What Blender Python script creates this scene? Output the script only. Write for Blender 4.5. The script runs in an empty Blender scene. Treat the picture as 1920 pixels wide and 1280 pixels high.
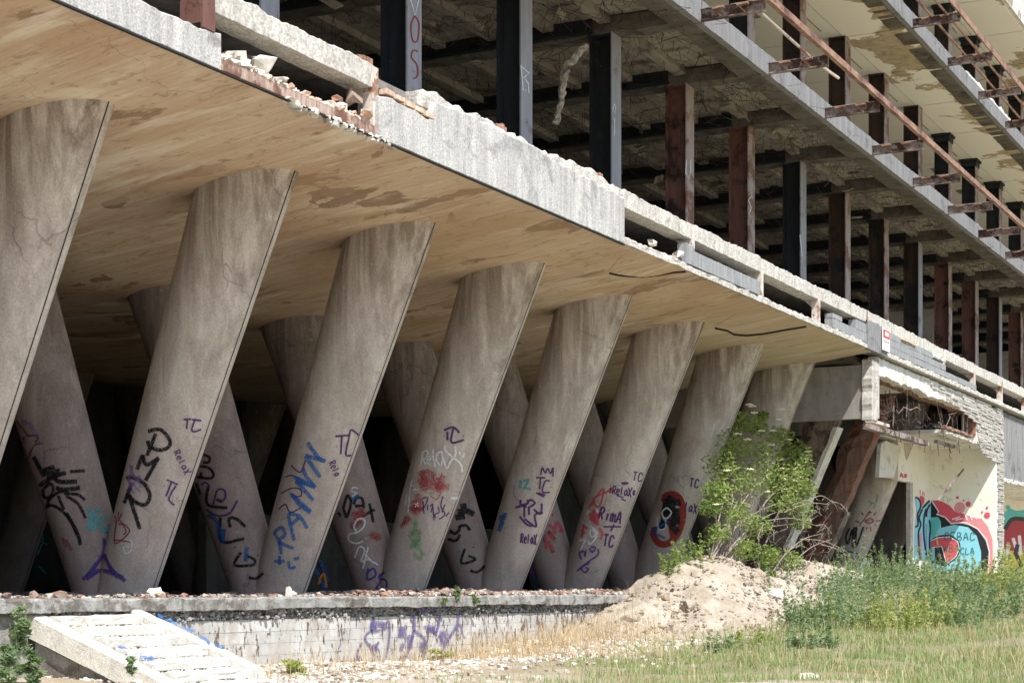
import bpy, math, random
import numpy as np
from mathutils import Vector, noise
from mathutils.bvhtree import BVHTree
R = random.Random(7)
NR = np.random.RandomState(5)
C = bpy.context.scene.collection
S = bpy.context.scene

# ------------------------------------------------------------------ camera, light
FPX, CX, CY = 3333.0, 960.0, 1106.0          # focal length and principal point of the photograph, in its pixels
TH = math.radians(27.3); ct, st = math.cos(TH), math.sin(TH)
cam = bpy.data.cameras.new('camera'); cam_o = bpy.data.objects.new('camera', cam); C.objects.link(cam_o)
cam.sensor_width = 36; cam.lens = FPX/1920*36; cam.shift_y = (CY-640)/1920
cam.clip_start = .1; cam.clip_end = 2000
cam_o.location = (0, 0, 0); cam_o.rotation_euler = (math.radians(90), 0, TH-math.radians(90))
S.camera = cam_o
SUN = Vector((-.42, -.56, 1.0)).normalized()
w = bpy.data.worlds.new("World"); S.world = w; w.use_nodes = True
nt = w.node_tree; nt.nodes.clear()
sky = nt.nodes.new('ShaderNodeTexSky'); sky.sky_type = 'NISHITA'; sky.sun_disc = False
sky.sun_elevation = math.asin(SUN.z); sky.sun_rotation = math.atan2(SUN.x, SUN.y)
bg = nt.nodes.new('ShaderNodeBackground'); bg.inputs[1].default_value = .12
wo = nt.nodes.new('ShaderNodeOutputWorld')
nt.links.new(sky.outputs[0], bg.inputs[0]); nt.links.new(bg.outputs[0], wo.inputs[0])
sl = bpy.data.lights.new('sun', 'SUN'); sl.energy = 4.6; sl.angle = math.radians(.53); sl.color = (1, .955, .88)
so = bpy.data.objects.new('sun', sl); C.objects.link(so); so.rotation_euler = SUN.to_track_quat('Z', 'Y').to_euler()
S.view_settings.view_transform = 'Standard'; S.view_settings.look = 'None'; S.view_settings.gamma = 1
S.view_settings.exposure = .68; S.view_settings.use_curve_mapping = False
S.render.engine = 'CYCLES'; S.cycles.max_bounces = 8; S.cycles.diffuse_bounces = 4

# ------------------------------------------------------------------ materials
class NG:
    def __init__(s, name):
        s.m = bpy.data.materials.new(name); s.m.use_nodes = True; s.t = s.m.node_tree; s.t.nodes.clear()
        s.out = s.n('OutputMaterial'); s.b = s.n('BsdfPrincipled'); s.l(s.b.outputs[0], s.out.inputs[0])
        s.b.inputs['Roughness'].default_value = .85; s.b.inputs['Specular IOR Level'].default_value = .25
        s.pos = s.n('NewGeometry').outputs['Position']
    def n(s, t): return s.t.nodes.new('ShaderNode'+t)
    def l(s, a, b): s.t.links.new(a, b)
    def map(s, sc, rot=(0,0,0), vec=None):
        n = s.n('Mapping'); n.inputs['Scale'].default_value = sc; n.inputs['Rotation'].default_value = rot
        s.l(vec or s.pos, n.inputs['Vector']); return n.outputs[0]
    def noise(s, vec, scale=1, detail=5, rough=.6, dist=0):
        n = s.n('TexNoise'); s.l(vec, n.inputs['Vector']); n.inputs['Scale'].default_value = scale
        n.inputs['Detail'].default_value = detail; n.inputs['Roughness'].default_value = rough
        n.inputs['Distortion'].default_value = dist; return n.outputs['Fac']
    def ramp(s, f, a, b, c0=0, c1=1):
        n = s.n('MapRange'); s.l(f, n.inputs['Value']); n.inputs['From Min'].default_value = a; n.inputs['From Max'].default_value = b
        n.inputs['To Min'].default_value = c0; n.inputs['To Max'].default_value = c1; return n.outputs[0]
    def mix(s, f, a, b, mode='MIX'):
        n = s.n('Mix'); n.data_type = 'RGBA'; n.blend_type = mode
        for v, k in ((f, 0), (a, 6), (b, 7)):
            if isinstance(v, (int, float)): n.inputs[k].default_value = v
            elif isinstance(v, tuple): n.inputs[k].default_value = (*v[:3], 1)
            else: s.l(v, n.inputs[k])
        return n.outputs[2]
    def math(s, op, a, b=0):
        n = s.n('Math'); n.operation = op
        for v, k in ((a, 0), (b, 1)):
            if isinstance(v, (int, float)): n.inputs[k].default_value = v
            else: s.l(v, n.inputs[k])
        return n.outputs[0]
    def bump(s, h, strength=.3, dist=.02, prev=None):
        n = s.n('Bump'); n.inputs['Strength'].default_value = strength; n.inputs['Distance'].default_value = dist
        s.l(h, n.inputs['Height'])
        if prev: s.l(prev, n.inputs['Normal'])
        s.l(n.outputs[0], s.b.inputs['Normal']); return n.outputs[0]
    def col(s, c):
        if isinstance(c, tuple): s.b.inputs['Base Color'].default_value = (*c[:3], 1)
        else: s.l(c, s.b.inputs['Base Color'])
    def cracks(s, scale, width, vec=None, warp=.6):
        v = vec or s.pos
        nn = s.n('TexNoise'); s.l(v, nn.inputs['Vector']); nn.inputs['Scale'].default_value = 1.6; nn.inputs['Detail'].default_value = 4
        a = s.n('VectorMath'); a.operation = 'MULTIPLY_ADD'; s.l(nn.outputs['Color'], a.inputs[0]); a.inputs[1].default_value = (warp,)*3; s.l(v, a.inputs[2])
        vo = s.n('TexVoronoi'); vo.feature = 'DISTANCE_TO_EDGE'; vo.inputs['Scale'].default_value = scale; s.l(a.outputs[0], vo.inputs['Vector'])
        return s.ramp(vo.outputs['Distance'], 0, width, 1, 0)

def concrete(name, c1, c2, c3, streak=(2.5,2.5,.3), big=.5, speck=(.72,1.12), crack=0, cw=.012, thr=(.5,.68), bump=.35, rot=(0,0,0), speckscale=60, crackcol=None):
    g = NG(name)
    f = g.ramp(g.noise(g.map(streak, rot), 1.6, 6, .65, .3), .36, .66)
    col = g.mix(f, c1, c2)
    col = g.mix(g.ramp(g.noise(g.map((big,)*3), 2.2, 8, .68, .4), *thr), col, c3)
    fn = g.noise(g.pos, speckscale, 3, .7)
    mv = g.ramp(fn, .34, .66, *speck)
    col = g.mix(1, col, g.comb(mv) if 0 else g.mix(mv, (0,0,0), (1,1,1)), 'MULTIPLY') if speck[1] <= 1 else g.mix(1, col, tint(g, mv), 'MULTIPLY')
    h = g.noise(g.pos, 14, 8, .75)
    if crack:
        k = g.cracks(crack, cw)
        k = g.math('MULTIPLY', k, g.ramp(g.noise(g.pos, .8, 2), .45, .6))
        col = g.mix(g.math('MULTIPLY', k, .6), col, crackcol or tuple(x*.3 for x in c1))
    g.col(col)
    n1 = g.bump(h, bump, .03); g.bump(fn, bump*.8, .006, n1)
    return g.m
def tint(g, v):
    n = g.n('CombineColor'); [g.l(v, n.inputs[i]) for i in range(3)]; return n.outputs[0]
def flat(name, c, rough=.8, var=.25, scale=6, metal=0):
    g = NG(name); f = g.ramp(g.noise(g.pos, scale, 6, .65), .3, .7, 1-var, 1+var)
    g.col(g.mix(1, c, tint(g, f), 'MULTIPLY')); g.b.inputs['Roughness'].default_value = rough; g.b.inputs['Metallic'].default_value = metal
    g.bump(g.noise(g.pos, 40, 4), .25, .006)
    return g.m
M = {}
M['fascia'] = concrete('fascia_concrete', (.40,.40,.395), (.60,.59,.57), (.29,.29,.29), (5,5,.45), .8, (.66,1.16), .5, .006, (.52,.66), .5, speckscale=34)
M['edge'] = concrete('edge_beam_concrete', (.52,.50,.46), (.72,.70,.65), (.36,.34,.30), (4,4,1), 1.4, (.6,1.15), 0, 0, (.55,.68), .9, speckscale=24)
M['block'] = concrete('grey_block', (.27,.285,.30), (.38,.39,.40), (.22,.23,.24), (6,6,.6), 1, (.7,1.12), 0, 0, (.55,.7), .6)
M['slab_edge'] = concrete('fascia_panel_concrete', (.20,.205,.215), (.30,.30,.305), (.14,.14,.15), (8,8,.6), .8, (.75,1.1), .35, .006, (.55,.68), .4)
M['beam'] = concrete('beam_concrete', (.11,.098,.08), (.18,.163,.13), (.05,.045,.038), (1,1,3), .9, (.7,1.1), .6, .02)
M['rib'] = concrete('rib_concrete', (.25,.225,.185), (.38,.345,.285), (.10,.088,.07), (.6,3,3), .55, (.75,1.08))
M['deck'] = concrete('deck_underside', (.30,.265,.215), (.42,.38,.31), (.11,.095,.075), (.5,2.5,2.5), .5, (.75,1.08))
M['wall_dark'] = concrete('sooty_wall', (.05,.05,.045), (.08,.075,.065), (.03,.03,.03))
M['terrace'] = concrete('terrace_concrete', (.22,.21,.20), (.33,.31,.29), (.15,.14,.13), (2,2,2), 1.2, (.7,1.15))
M['kerb'] = concrete('kerb_concrete', (.27,.265,.25), (.43,.43,.42), (.17,.155,.14), (3,3,1), 1.6, (.65,1.15), 1.2, .02, (.5,.6), .8)
M['stair'] = concrete('stair_concrete', (.62,.60,.55), (.78,.76,.70), (.46,.44,.40), (3,3,3), 1.2, (.7,1.12), 0, 0, (.55,.7), .7)
M['panel'] = concrete('end_panel_concrete', (.24,.22,.21), (.33,.31,.295), (.19,.175,.17), (2,2,.4), .9, (.72,1.12), .4, .006)
M['wall_teal'] = flat('wall_teal', (.03,.05,.05), .9)
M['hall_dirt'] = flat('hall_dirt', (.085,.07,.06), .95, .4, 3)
M['brick'] = flat('brick_red', (.30,.17,.125), .9, .45, 12)
M['brick_pale'] = flat('brick_pale', (.58,.42,.32), .9, .4, 12)
M['rubble'] = flat('rubble_grey', (.42,.39,.35), .95, .4, 5)
M['rubble_w'] = flat('rubble_white', (.66,.63,.57), .95, .3, 5)
M['rubble_b'] = flat('rubble_brown', (.27,.20,.165), .95, .4, 5)
M['cream'] = None
def soffit():
    g = NG('soffit_ochre')
    v = g.map((3.2, .34, .34), (0, 0, .16))
    f = g.ramp(g.noise(v, 1.5, 8, .68, 1.6), .30, .70)
    col = g.mix(f, (.47,.345,.245), (.78,.675,.545))
    col = g.mix(g.ramp(g.noise(g.pos, .35, 5, .6, .5), .4, .65, 0, .45), col, (.58,.44,.31))
    v2 = g.map((7, .9, .9), (0, 0, .12))
    col = g.mix(g.ramp(g.noise(v2, 1.5, 6, .75, .8), .52, .74, 0, .7), col, (.70,.60,.45))
    col = g.mix(g.ramp(g.noise(v2, 2.3, 6, .75, 1), .56, .8, 0, .7), col, (.28,.175,.10))
    p = g.ramp(g.noise(g.map((.8,.42,.42), (0,0,.2)), 1.1, 7, .55, .7), .590, .600)
    col = g.mix(g.math('MULTIPLY', p, .72), col, (.20,.125,.08))
    q = g.ramp(g.noise(g.map((1,.6,.6), (0,0,.2)), .75, 9, .66, .3), .535, .542)
    col = g.mix(g.math('MULTIPLY', q, .55), col, (.60,.48,.34))
    e = g.ramp(g.noise(g.map((1.3,.8,.8), (0,0,.2)), 3.3, 9, .75, .6), .56, .60)
    col = g.mix(g.math('MULTIPLY', e, .5), col, (.28,.185,.12))
    w_ = g.ramp(g.noise(g.map((.22,.16,.16), (0,0,.3)), 1.7, 6, .55, 1.2), .42, .62)
    col = g.mix(g.math('MULTIPLY', w_, .6), col, (.43,.28,.17))
    w3 = g.ramp(g.noise(g.map((.5,.12,.12), (0,0,.2)), 2.1, 7, .6, .8), .56, .66)
    col = g.mix(g.math('MULTIPLY', w3, .75), col, (.78,.72,.62))
    # greyer boards towards the far end
    sx = g.n('SeparateXYZ'); g.l(g.pos, sx.inputs[0])
    col = g.mix(g.ramp(sx.outputs[0], 33, 43, 0, .65), col, g.mix(f, (.42,.355,.26), (.60,.53,.41)))
    k = g.math('MULTIPLY', g.cracks(.55, .006, None, .9), g.ramp(g.noise(g.pos, .6, 2), .5, .55))
    col = g.mix(g.math('MULTIPLY', k, .5), col, (.1,.07,.05))
    br = g.n('SeparateXYZ'); g.l(g.map((1,1,1), (0,0,.1)), br.inputs[0])
    ln = g.math('FRACT', g.math('MULTIPLY', br.outputs[0], 5.5))
    ln = g.ramp(ln, 0, .09, 1, 0)
    col = g.mix(g.math('MULTIPLY', ln, .22), col, (.1,.07,.05))
    g.col(col)
    n = g.bump(g.math('ADD', f, g.math('MULTIPLY', p, -.8)), .5, .012); g.bump(g.noise(v2, 2, 5), .35, .01, n)
    return g.m
M['soffit'] = soffit()
M['soffit_grey'] = concrete('loose_plaster_grey', (.40,.31,.21), (.50,.40,.28), (.34,.26,.18), (3,.4,.4), .6, (.85,1.08))
def column(name, c1, c2, c3, crack):
    g = NG(name)
    f = g.ramp(g.noise(g.map((1.7,1.7,.5)), 1.5, 7, .68, .5), .36, .66)
    col = g.mix(f, c1, c2)
    sx = g.n('SeparateXYZ'); g.l(g.pos, sx.inputs[0])
    # water marks run down from the slab
    wet = g.math('MULTIPLY', g.ramp(sx.outputs[2], 3.2, 6.0), g.ramp(g.noise(g.map((4.5,4.5,.12)), 1, 4, .6), .44, .6))
    col = g.mix(g.math('MULTIPLY', wet, .85), col, c3)
    lw = g.ramp(g.noise(g.map((5,5,.16)), 1.3, 4, .6, .5), .56, .66)
    col = g.mix(g.math('MULTIPLY', lw, .28), col, tuple(min(1,x*1.35) for x in c2))
    mv_ = g.math('MULTIPLY', g.ramp(g.math('ADD', sx.outputs[2], g.math('MULTIPLY', g.noise(g.pos, .8, 5), 3)), 4.6, 2.6), .45)
    col = g.mix(mv_, col, g.mix(g.noise(g.pos, 2.5, 6, .7), (.30,.235,.235), (.44,.37,.355)))
    mo = g.ramp(g.noise(g.pos, 1.4, 8, .7), .5, .75)
    col = g.mix(g.math('MULTIPLY', mo, .4), col, c3)
    fn = g.noise(g.pos, 34, 4, .75)
    col = g.mix(1, col, tint(g, g.ramp(fn, .34, .66, .80, 1.12)), 'MULTIPLY')
    ds = g.ramp(g.noise(g.pos, 9, 2, .5), .68, .72)
    col = g.mix(g.math('MULTIPLY', ds, .35), col, (.5,.47,.42))
    k = g.math('MULTIPLY', g.cracks(.75, .014, None, .8), g.ramp(g.noise(g.pos, .55, 2), .5, .58))
    col = g.mix(g.math('MULTIPLY', k, crack), col, (.08,.06,.055))
    g.col(col)
    n = g.bump(g.noise(g.pos, 10, 7, .7), .3, .02); n = g.bump(fn, .35, .008, n); g.bump(k, .5, -.01, n)
    return g.m
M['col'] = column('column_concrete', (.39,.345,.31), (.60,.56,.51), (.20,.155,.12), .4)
M['col_in'] = column('inner_column_shaded', (.25,.205,.20), (.40,.35,.335), (.115,.105,.08), .5)  # mauve grime, darkened further: undercroft shade put into the leg colour
M['col_back'] = column('rear_column_shaded', (.12,.105,.09), (.20,.18,.15), (.07,.065,.05), .3)  # second row: soot plus the hall's deep shade mixed into its colour
M['groove'] = flat('column_joint', (.03,.028,.026), .95)
M['col_rough'] = concrete('broken_column', (.17,.13,.105), (.30,.24,.20), (.12,.09,.075), (5,5,.5), 1.4, (.55,1.15), 1.5, .03, (.52,.56), .8)
M['col_rough2'] = concrete('broken_column_red', (.19,.11,.085), (.30,.20,.16), (.27,.09,.055), (5,5,.5), 1.2, (.55,1.15), 1.5, .03, (.54,.58), .7)
def steelm(name, c1, c2, c3, thr=(.5,.6), scale=(3,3,.5)):
    g = NG(name)
    f = g.ramp(g.noise(g.map(scale), 1.4, 8, .7, .3), .35, .68)
    col = g.mix(f, c1, c2)
    col = g.mix(g.ramp(g.noise(g.pos, 1.7, 8, .72, .2), *thr), col, c3)
    sp = g.ramp(g.noise(g.pos, 22, 3, .6), .70, .74)
    col = g.mix(g.math('MULTIPLY', sp, .35), col, (.4,.36,.3))
    g.col(col); g.b.inputs['Roughness'].default_value = .6; g.bump(g.noise(g.pos, 18, 6, .7), .4, .01)
    return g.m
M['steel_black'] = steelm('steel_black_paint', (.010,.012,.014), (.022,.028,.032), (.03,.024,.022), (.56,.66))
M['steel_brown'] = steelm('steel_brown_paint', (.12,.055,.045), (.18,.095,.078), (.03,.02,.018), (.5,.6))
M['steel_mix'] = steelm('steel_soot_brown', (.03,.022,.018), (.07,.04,.03), (.018,.018,.018), (.5,.56))
M['flange_grey'] = steelm('flange_grey_paint', (.22,.225,.25), (.33,.33,.36), (.13,.10,.09), (.56,.66), (6,6,.5))
M['flange_rust'] = steelm('flange_rusty', (.27,.21,.19), (.38,.33,.31), (.16,.075,.05), (.48,.58), (6,6,.5))
M['rust'] = steelm('rusty_steel', (.23,.125,.085), (.40,.26,.19), (.12,.06,.045), (.5,.62), (2,2,6))
M['rust_dark'] = steelm('rusty_steel_dark', (.15,.095,.078), (.46,.42,.40), (.085,.048,.04), (.50,.56), (7,7,7))
M['rust_pale'] = steelm('rusty_flaky_white', (.50,.42,.36), (.68,.65,.61), (.27,.15,.10), (.53,.57), (3.5,3.5,9))
M['channel'] = steelm('edge_channel_rust', (.25,.14,.10), (.55,.46,.40), (.17,.085,.06), (.52,.6), (9,9,1.2))
def cream(name, a, b, st1, st2, thr):
    g = NG(name)
    col = g.mix(g.noise(g.pos, .7, 3), a, b)
    sx = g.n('SeparateXYZ'); g.l(g.pos, sx.inputs[0])
    nn = g.noise(g.pos, .32, 9, .62, .4)
    e = g.math('ADD', nn, g.ramp(sx.outputs[1], 12.7, 15.3, .22, 0))      # rain-blown stains creep in from the open edge
    col = g.mix(g.ramp(e, thr, thr+.012), col, g.mix(g.ramp(g.noise(g.pos, 5, 6), .4, .65), st1, st2))
    col = g.mix(g.ramp(e, thr+.1, thr+.13), col, g.mix(g.ramp(g.noise(g.pos, 3, 6), .4, .65), st2, tuple(x*.6 for x in st2)))
    g.col(col); g.bump(g.noise(g.pos, 12, 6), .2, .01)
    return g.m
M['cream'] = cream('cream_plaster', (.84,.81,.70), (.88,.86,.78), (.50,.42,.27), (.34,.28,.19), .655)
def plaster_wall():
    g = NG('yellow_white_plaster')
    col = g.mix(g.ramp(g.noise(g.pos, .8, 4), .4, .6), (.76,.74,.63), (.80,.79,.73))
    col = g.mix(g.ramp(g.noise(g.pos, 2.2, 8, .7), .58, .66), col, (.55,.50,.42))
    col = g.mix(g.ramp(g.noise(g.map((3,3,.4)), 2.2, 6, .7), .6, .75, 0, .4), col, (.35,.29,.2))
    g.col(col); g.bump(g.noise(g.pos, 20, 6), .2, .01); return g.m
M['plaster'] = plaster_wall()
M['plaster_w'] = concrete('white_plaster', (.66,.65,.60), (.78,.77,.73), (.45,.42,.36), (3,3,1), 1.4, (.75,1.08))
M['clad'] = concrete('cladding_stone', (.42,.40,.37), (.60,.58,.54), (.30,.28,.26), (3,3,3), 3, (.7,1.15))
def wallpaint():
    g = NG('flaking_white_paint')
    col = g.mix(g.ramp(g.noise(g.pos, 1.1, 6), .4, .6), (.44,.44,.43), (.60,.595,.58))
    col = g.mix(g.ramp(g.noise(g.map((1.6,1.6,1)), 1.3, 8, .7), .46, .60, 0, .85), col, (.40,.375,.335))
    col = g.mix(g.ramp(g.noise(g.map((1,1,2)), 5, 8, .75), .5, .7, 0, .5), col, (.30,.28,.25))
    sx = g.n('SeparateXYZ'); g.l(g.pos, sx.inputs[0])
    p = g.math('ADD', g.noise(g.map((4.5,4.5,1.5)), 2.2, 8, .75, .3), g.ramp(sx.outputs[0], 22, 34, .035, .10))
    col = g.mix(g.ramp(p, .615, .63), col, (.13,.10,.085))
    r = g.math('MULTIPLY', g.ramp(g.noise(g.map((7,7,.8)), 2, 5, .7), .6, .7), .55)
    col = g.mix(r, col, (.38,.22,.13))
    g.col(col); g.bump(g.math('ADD', g.noise(g.pos, 16, 8, .75), g.math('MULTIPLY', g.ramp(p, .615, .63), -.6)), .6, .015); return g.m
M['wallpaint'] = wallpaint()
def groundm():
    g = NG('dry_ground')
    col = g.mix(g.ramp(g.noise(g.pos, .8, 8, .7), .4, .6), (.46,.38,.28), (.60,.53,.43))
    col = g.mix(g.ramp(g.noise(g.pos, 9, 6, .75), .5, .7, 0, .6), col, (.27,.215,.15))
    sx = g.n('SeparateXYZ'); g.l(g.pos, sx.inputs[0])
    dd = g.math('ADD', sx.outputs[1], g.math('MULTIPLY', g.noise(g.pos, .7, 4), 3.0))
    d2 = g.math('ADD', sx.outputs[0], g.math('MULTIPLY', g.noise(g.pos, .7, 4), 3.0))
    gr = g.math('MULTIPLY', g.ramp(dd, 14.3, 13.3), g.ramp(d2, 22, 26))
    gr = g.math('MULTIPLY', gr, .75)
    col = g.mix(gr, col, g.mix(g.noise(g.pos, 6, 5), (.17,.165,.075), (.30,.26,.14)))
    g.col(col); n = g.bump(g.noise(g.pos, 5, 9, .75), .7, .08); g.bump(g.noise(g.pos, 40, 5, .75), .5, .015, n); return g.m
M['ground'] = groundm()
def moundm():
    g = NG('mound_dirt')
    col = g.mix(g.ramp(g.noise(g.pos, 1.6, 8, .7), .38, .62), (.40,.34,.27), (.58,.525,.445))
    col = g.mix(g.ramp(g.noise(g.pos, 11, 6, .75), .52, .7, 0, .6), col, (.27,.20,.14))
    g.col(col); n = g.bump(g.noise(g.pos, 4, 9, .78), .9, .1); g.bump(g.noise(g.pos, 30, 5, .75), .6, .02, n); return g.m
M['mound'] = moundm(); M['mound_dk'] = flat('dark_clod', (.33,.26,.19), .95, .3, 6)
def leafm(name, a, b, tr=.35):
    g = NG(name)
    oi = g.noise(g.pos, 2.5, 4, .7); col = g.mix(g.ramp(oi, .35, .65), a, b); g.col(col)
    g.b.inputs['Roughness'].default_value = .55
    t = g.n('BsdfTranslucent'); g.l(g.mix(1, col, (1.2,1.25,.6), 'MULTIPLY'), t.inputs[0])
    mx = g.n('MixShader'); mx.inputs[0].default_value = tr; g.l(g.b.outputs[0], mx.inputs[1]); g.l(t.outputs[0], mx.inputs[2]); g.l(mx.outputs[0], g.out.inputs[0])
    return g.m
M['leaf_elder'] = leafm('elder_leaf', (.15,.23,.075), (.33,.40,.13), .4)
M['leaf_weed'] = leafm('weed_leaf', (.14,.22,.12), (.30,.38,.22), .4)
M['leaf_weed2'] = leafm('weed_leaf_yellow', (.30,.36,.11), (.42,.45,.18), .4)
M['leaf_tree'] = leafm('tree_leaf', (.06,.11,.02), (.13,.2,.04))
M['grass'] = leafm('grass_green', (.22,.31,.13), (.38,.44,.22), .4)
M['straw'] = leafm('grass_dry', (.46,.35,.22), (.58,.46,.30), .25)
M['flower'] = flat('flower_cream', (.8,.77,.58), .8, .1)
M['twig'] = flat('twig_bark', (.29,.25,.21), .9, .3)
M['wire'] = flat('wire', (.05,.035,.03), .8, .4)
M['rope'] = concrete('hanging_insulation', (.25,.21,.15), (.5,.45,.35), (.10,.08,.06), (8,8,3), 3)
M['sign_w'] = flat('sign_white', (.82,.81,.79), .5, .04); M['sign_r'] = flat('sign_red', (.55,.05,.03), .5, .05); M['sign_g'] = flat('sign_grey_print', (.45,.44,.44), .5, .05)
def paint(name, c, alpha=.92, hard=.25, rag=.0):
    g = NG('paint_'+name); g.col(c); g.b.inputs['Roughness'].default_value = .7
    uv = g.n('UVMap'); uv.uv_map = 'UVMap'; sx = g.n('SeparateXYZ'); g.l(uv.outputs[0], sx.inputs[0])
    e = g.math('SUBTRACT', 1, g.math('ABSOLUTE', g.math('SUBTRACT', g.math('MULTIPLY', sx.outputs[0], 2), 1)))
    e0 = e; e = g.math('MAXIMUM', g.ramp(e, .30, .30+hard*.6), g.math('MULTIPLY', g.math('MULTIPLY', e0, e0), .45)) if hard > .05 else g.ramp(e, 0, hard)
    n = g.ramp(g.noise(g.pos, 30, 5, .75), .25+rag, .50+rag)
    a = g.math('MULTIPLY', g.math('MULTIPLY', e, n), alpha)
    g.l(a, g.b.inputs['Alpha']); return g.m
P = {}
for nm, c, al, hd, rg in (('black', (.012,.014,.015), .95, .35, .02), ('purple', (.085,.03,.14), .95, .35, -.02), ('lilac', (.26,.17,.42), .5, .7, .05), ('blue', (.02,.13,.42), .85, .4, .06),
                  ('white', (.72,.75,.76), .95, .4, 0), ('red', (.42,.05,.06), .6, .8, .06), ('darkred', (.22,.03,.03), .9, .4, .04), ('green', (.10,.36,.10), .5, .8, .08),
                  ('cyan', (.10,.42,.46), .9, .4, .03), ('pink', (.62,.10,.13), .8, .4, .03), ('signred', (.26,.035,.03), .95, .2, -.1), ('violet', (.09,.06,.27), .9, .4, .0), ('wallviolet', (.13,.10,.26), .8, .5, .05),
                  ('mteal', (.10,.47,.47), 1, .01, -.3), ('mblue', (.24,.58,.72), 1, .01, -.15), ('mred', (.62,.09,.13), 1, .01, -.3), ('mpink', (.78,.28,.33), .9, .01, .02), ('mblack', (.02,.025,.03), 1, .01, -.12),
                  ('mwhite', (.8,.78,.8), .95, .2, .0), ('mgreen', (.03,.16,.12), .9, .4, .0), ('orange', (.7,.25,.03), .9, .3, 0), ('yellow', (.75,.55,.05), .9, .2, 0), ('dred', (.35,.03,.04), 1, .01, -.1)):
    P[nm] = paint(nm, c, al, hd, rg)

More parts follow.
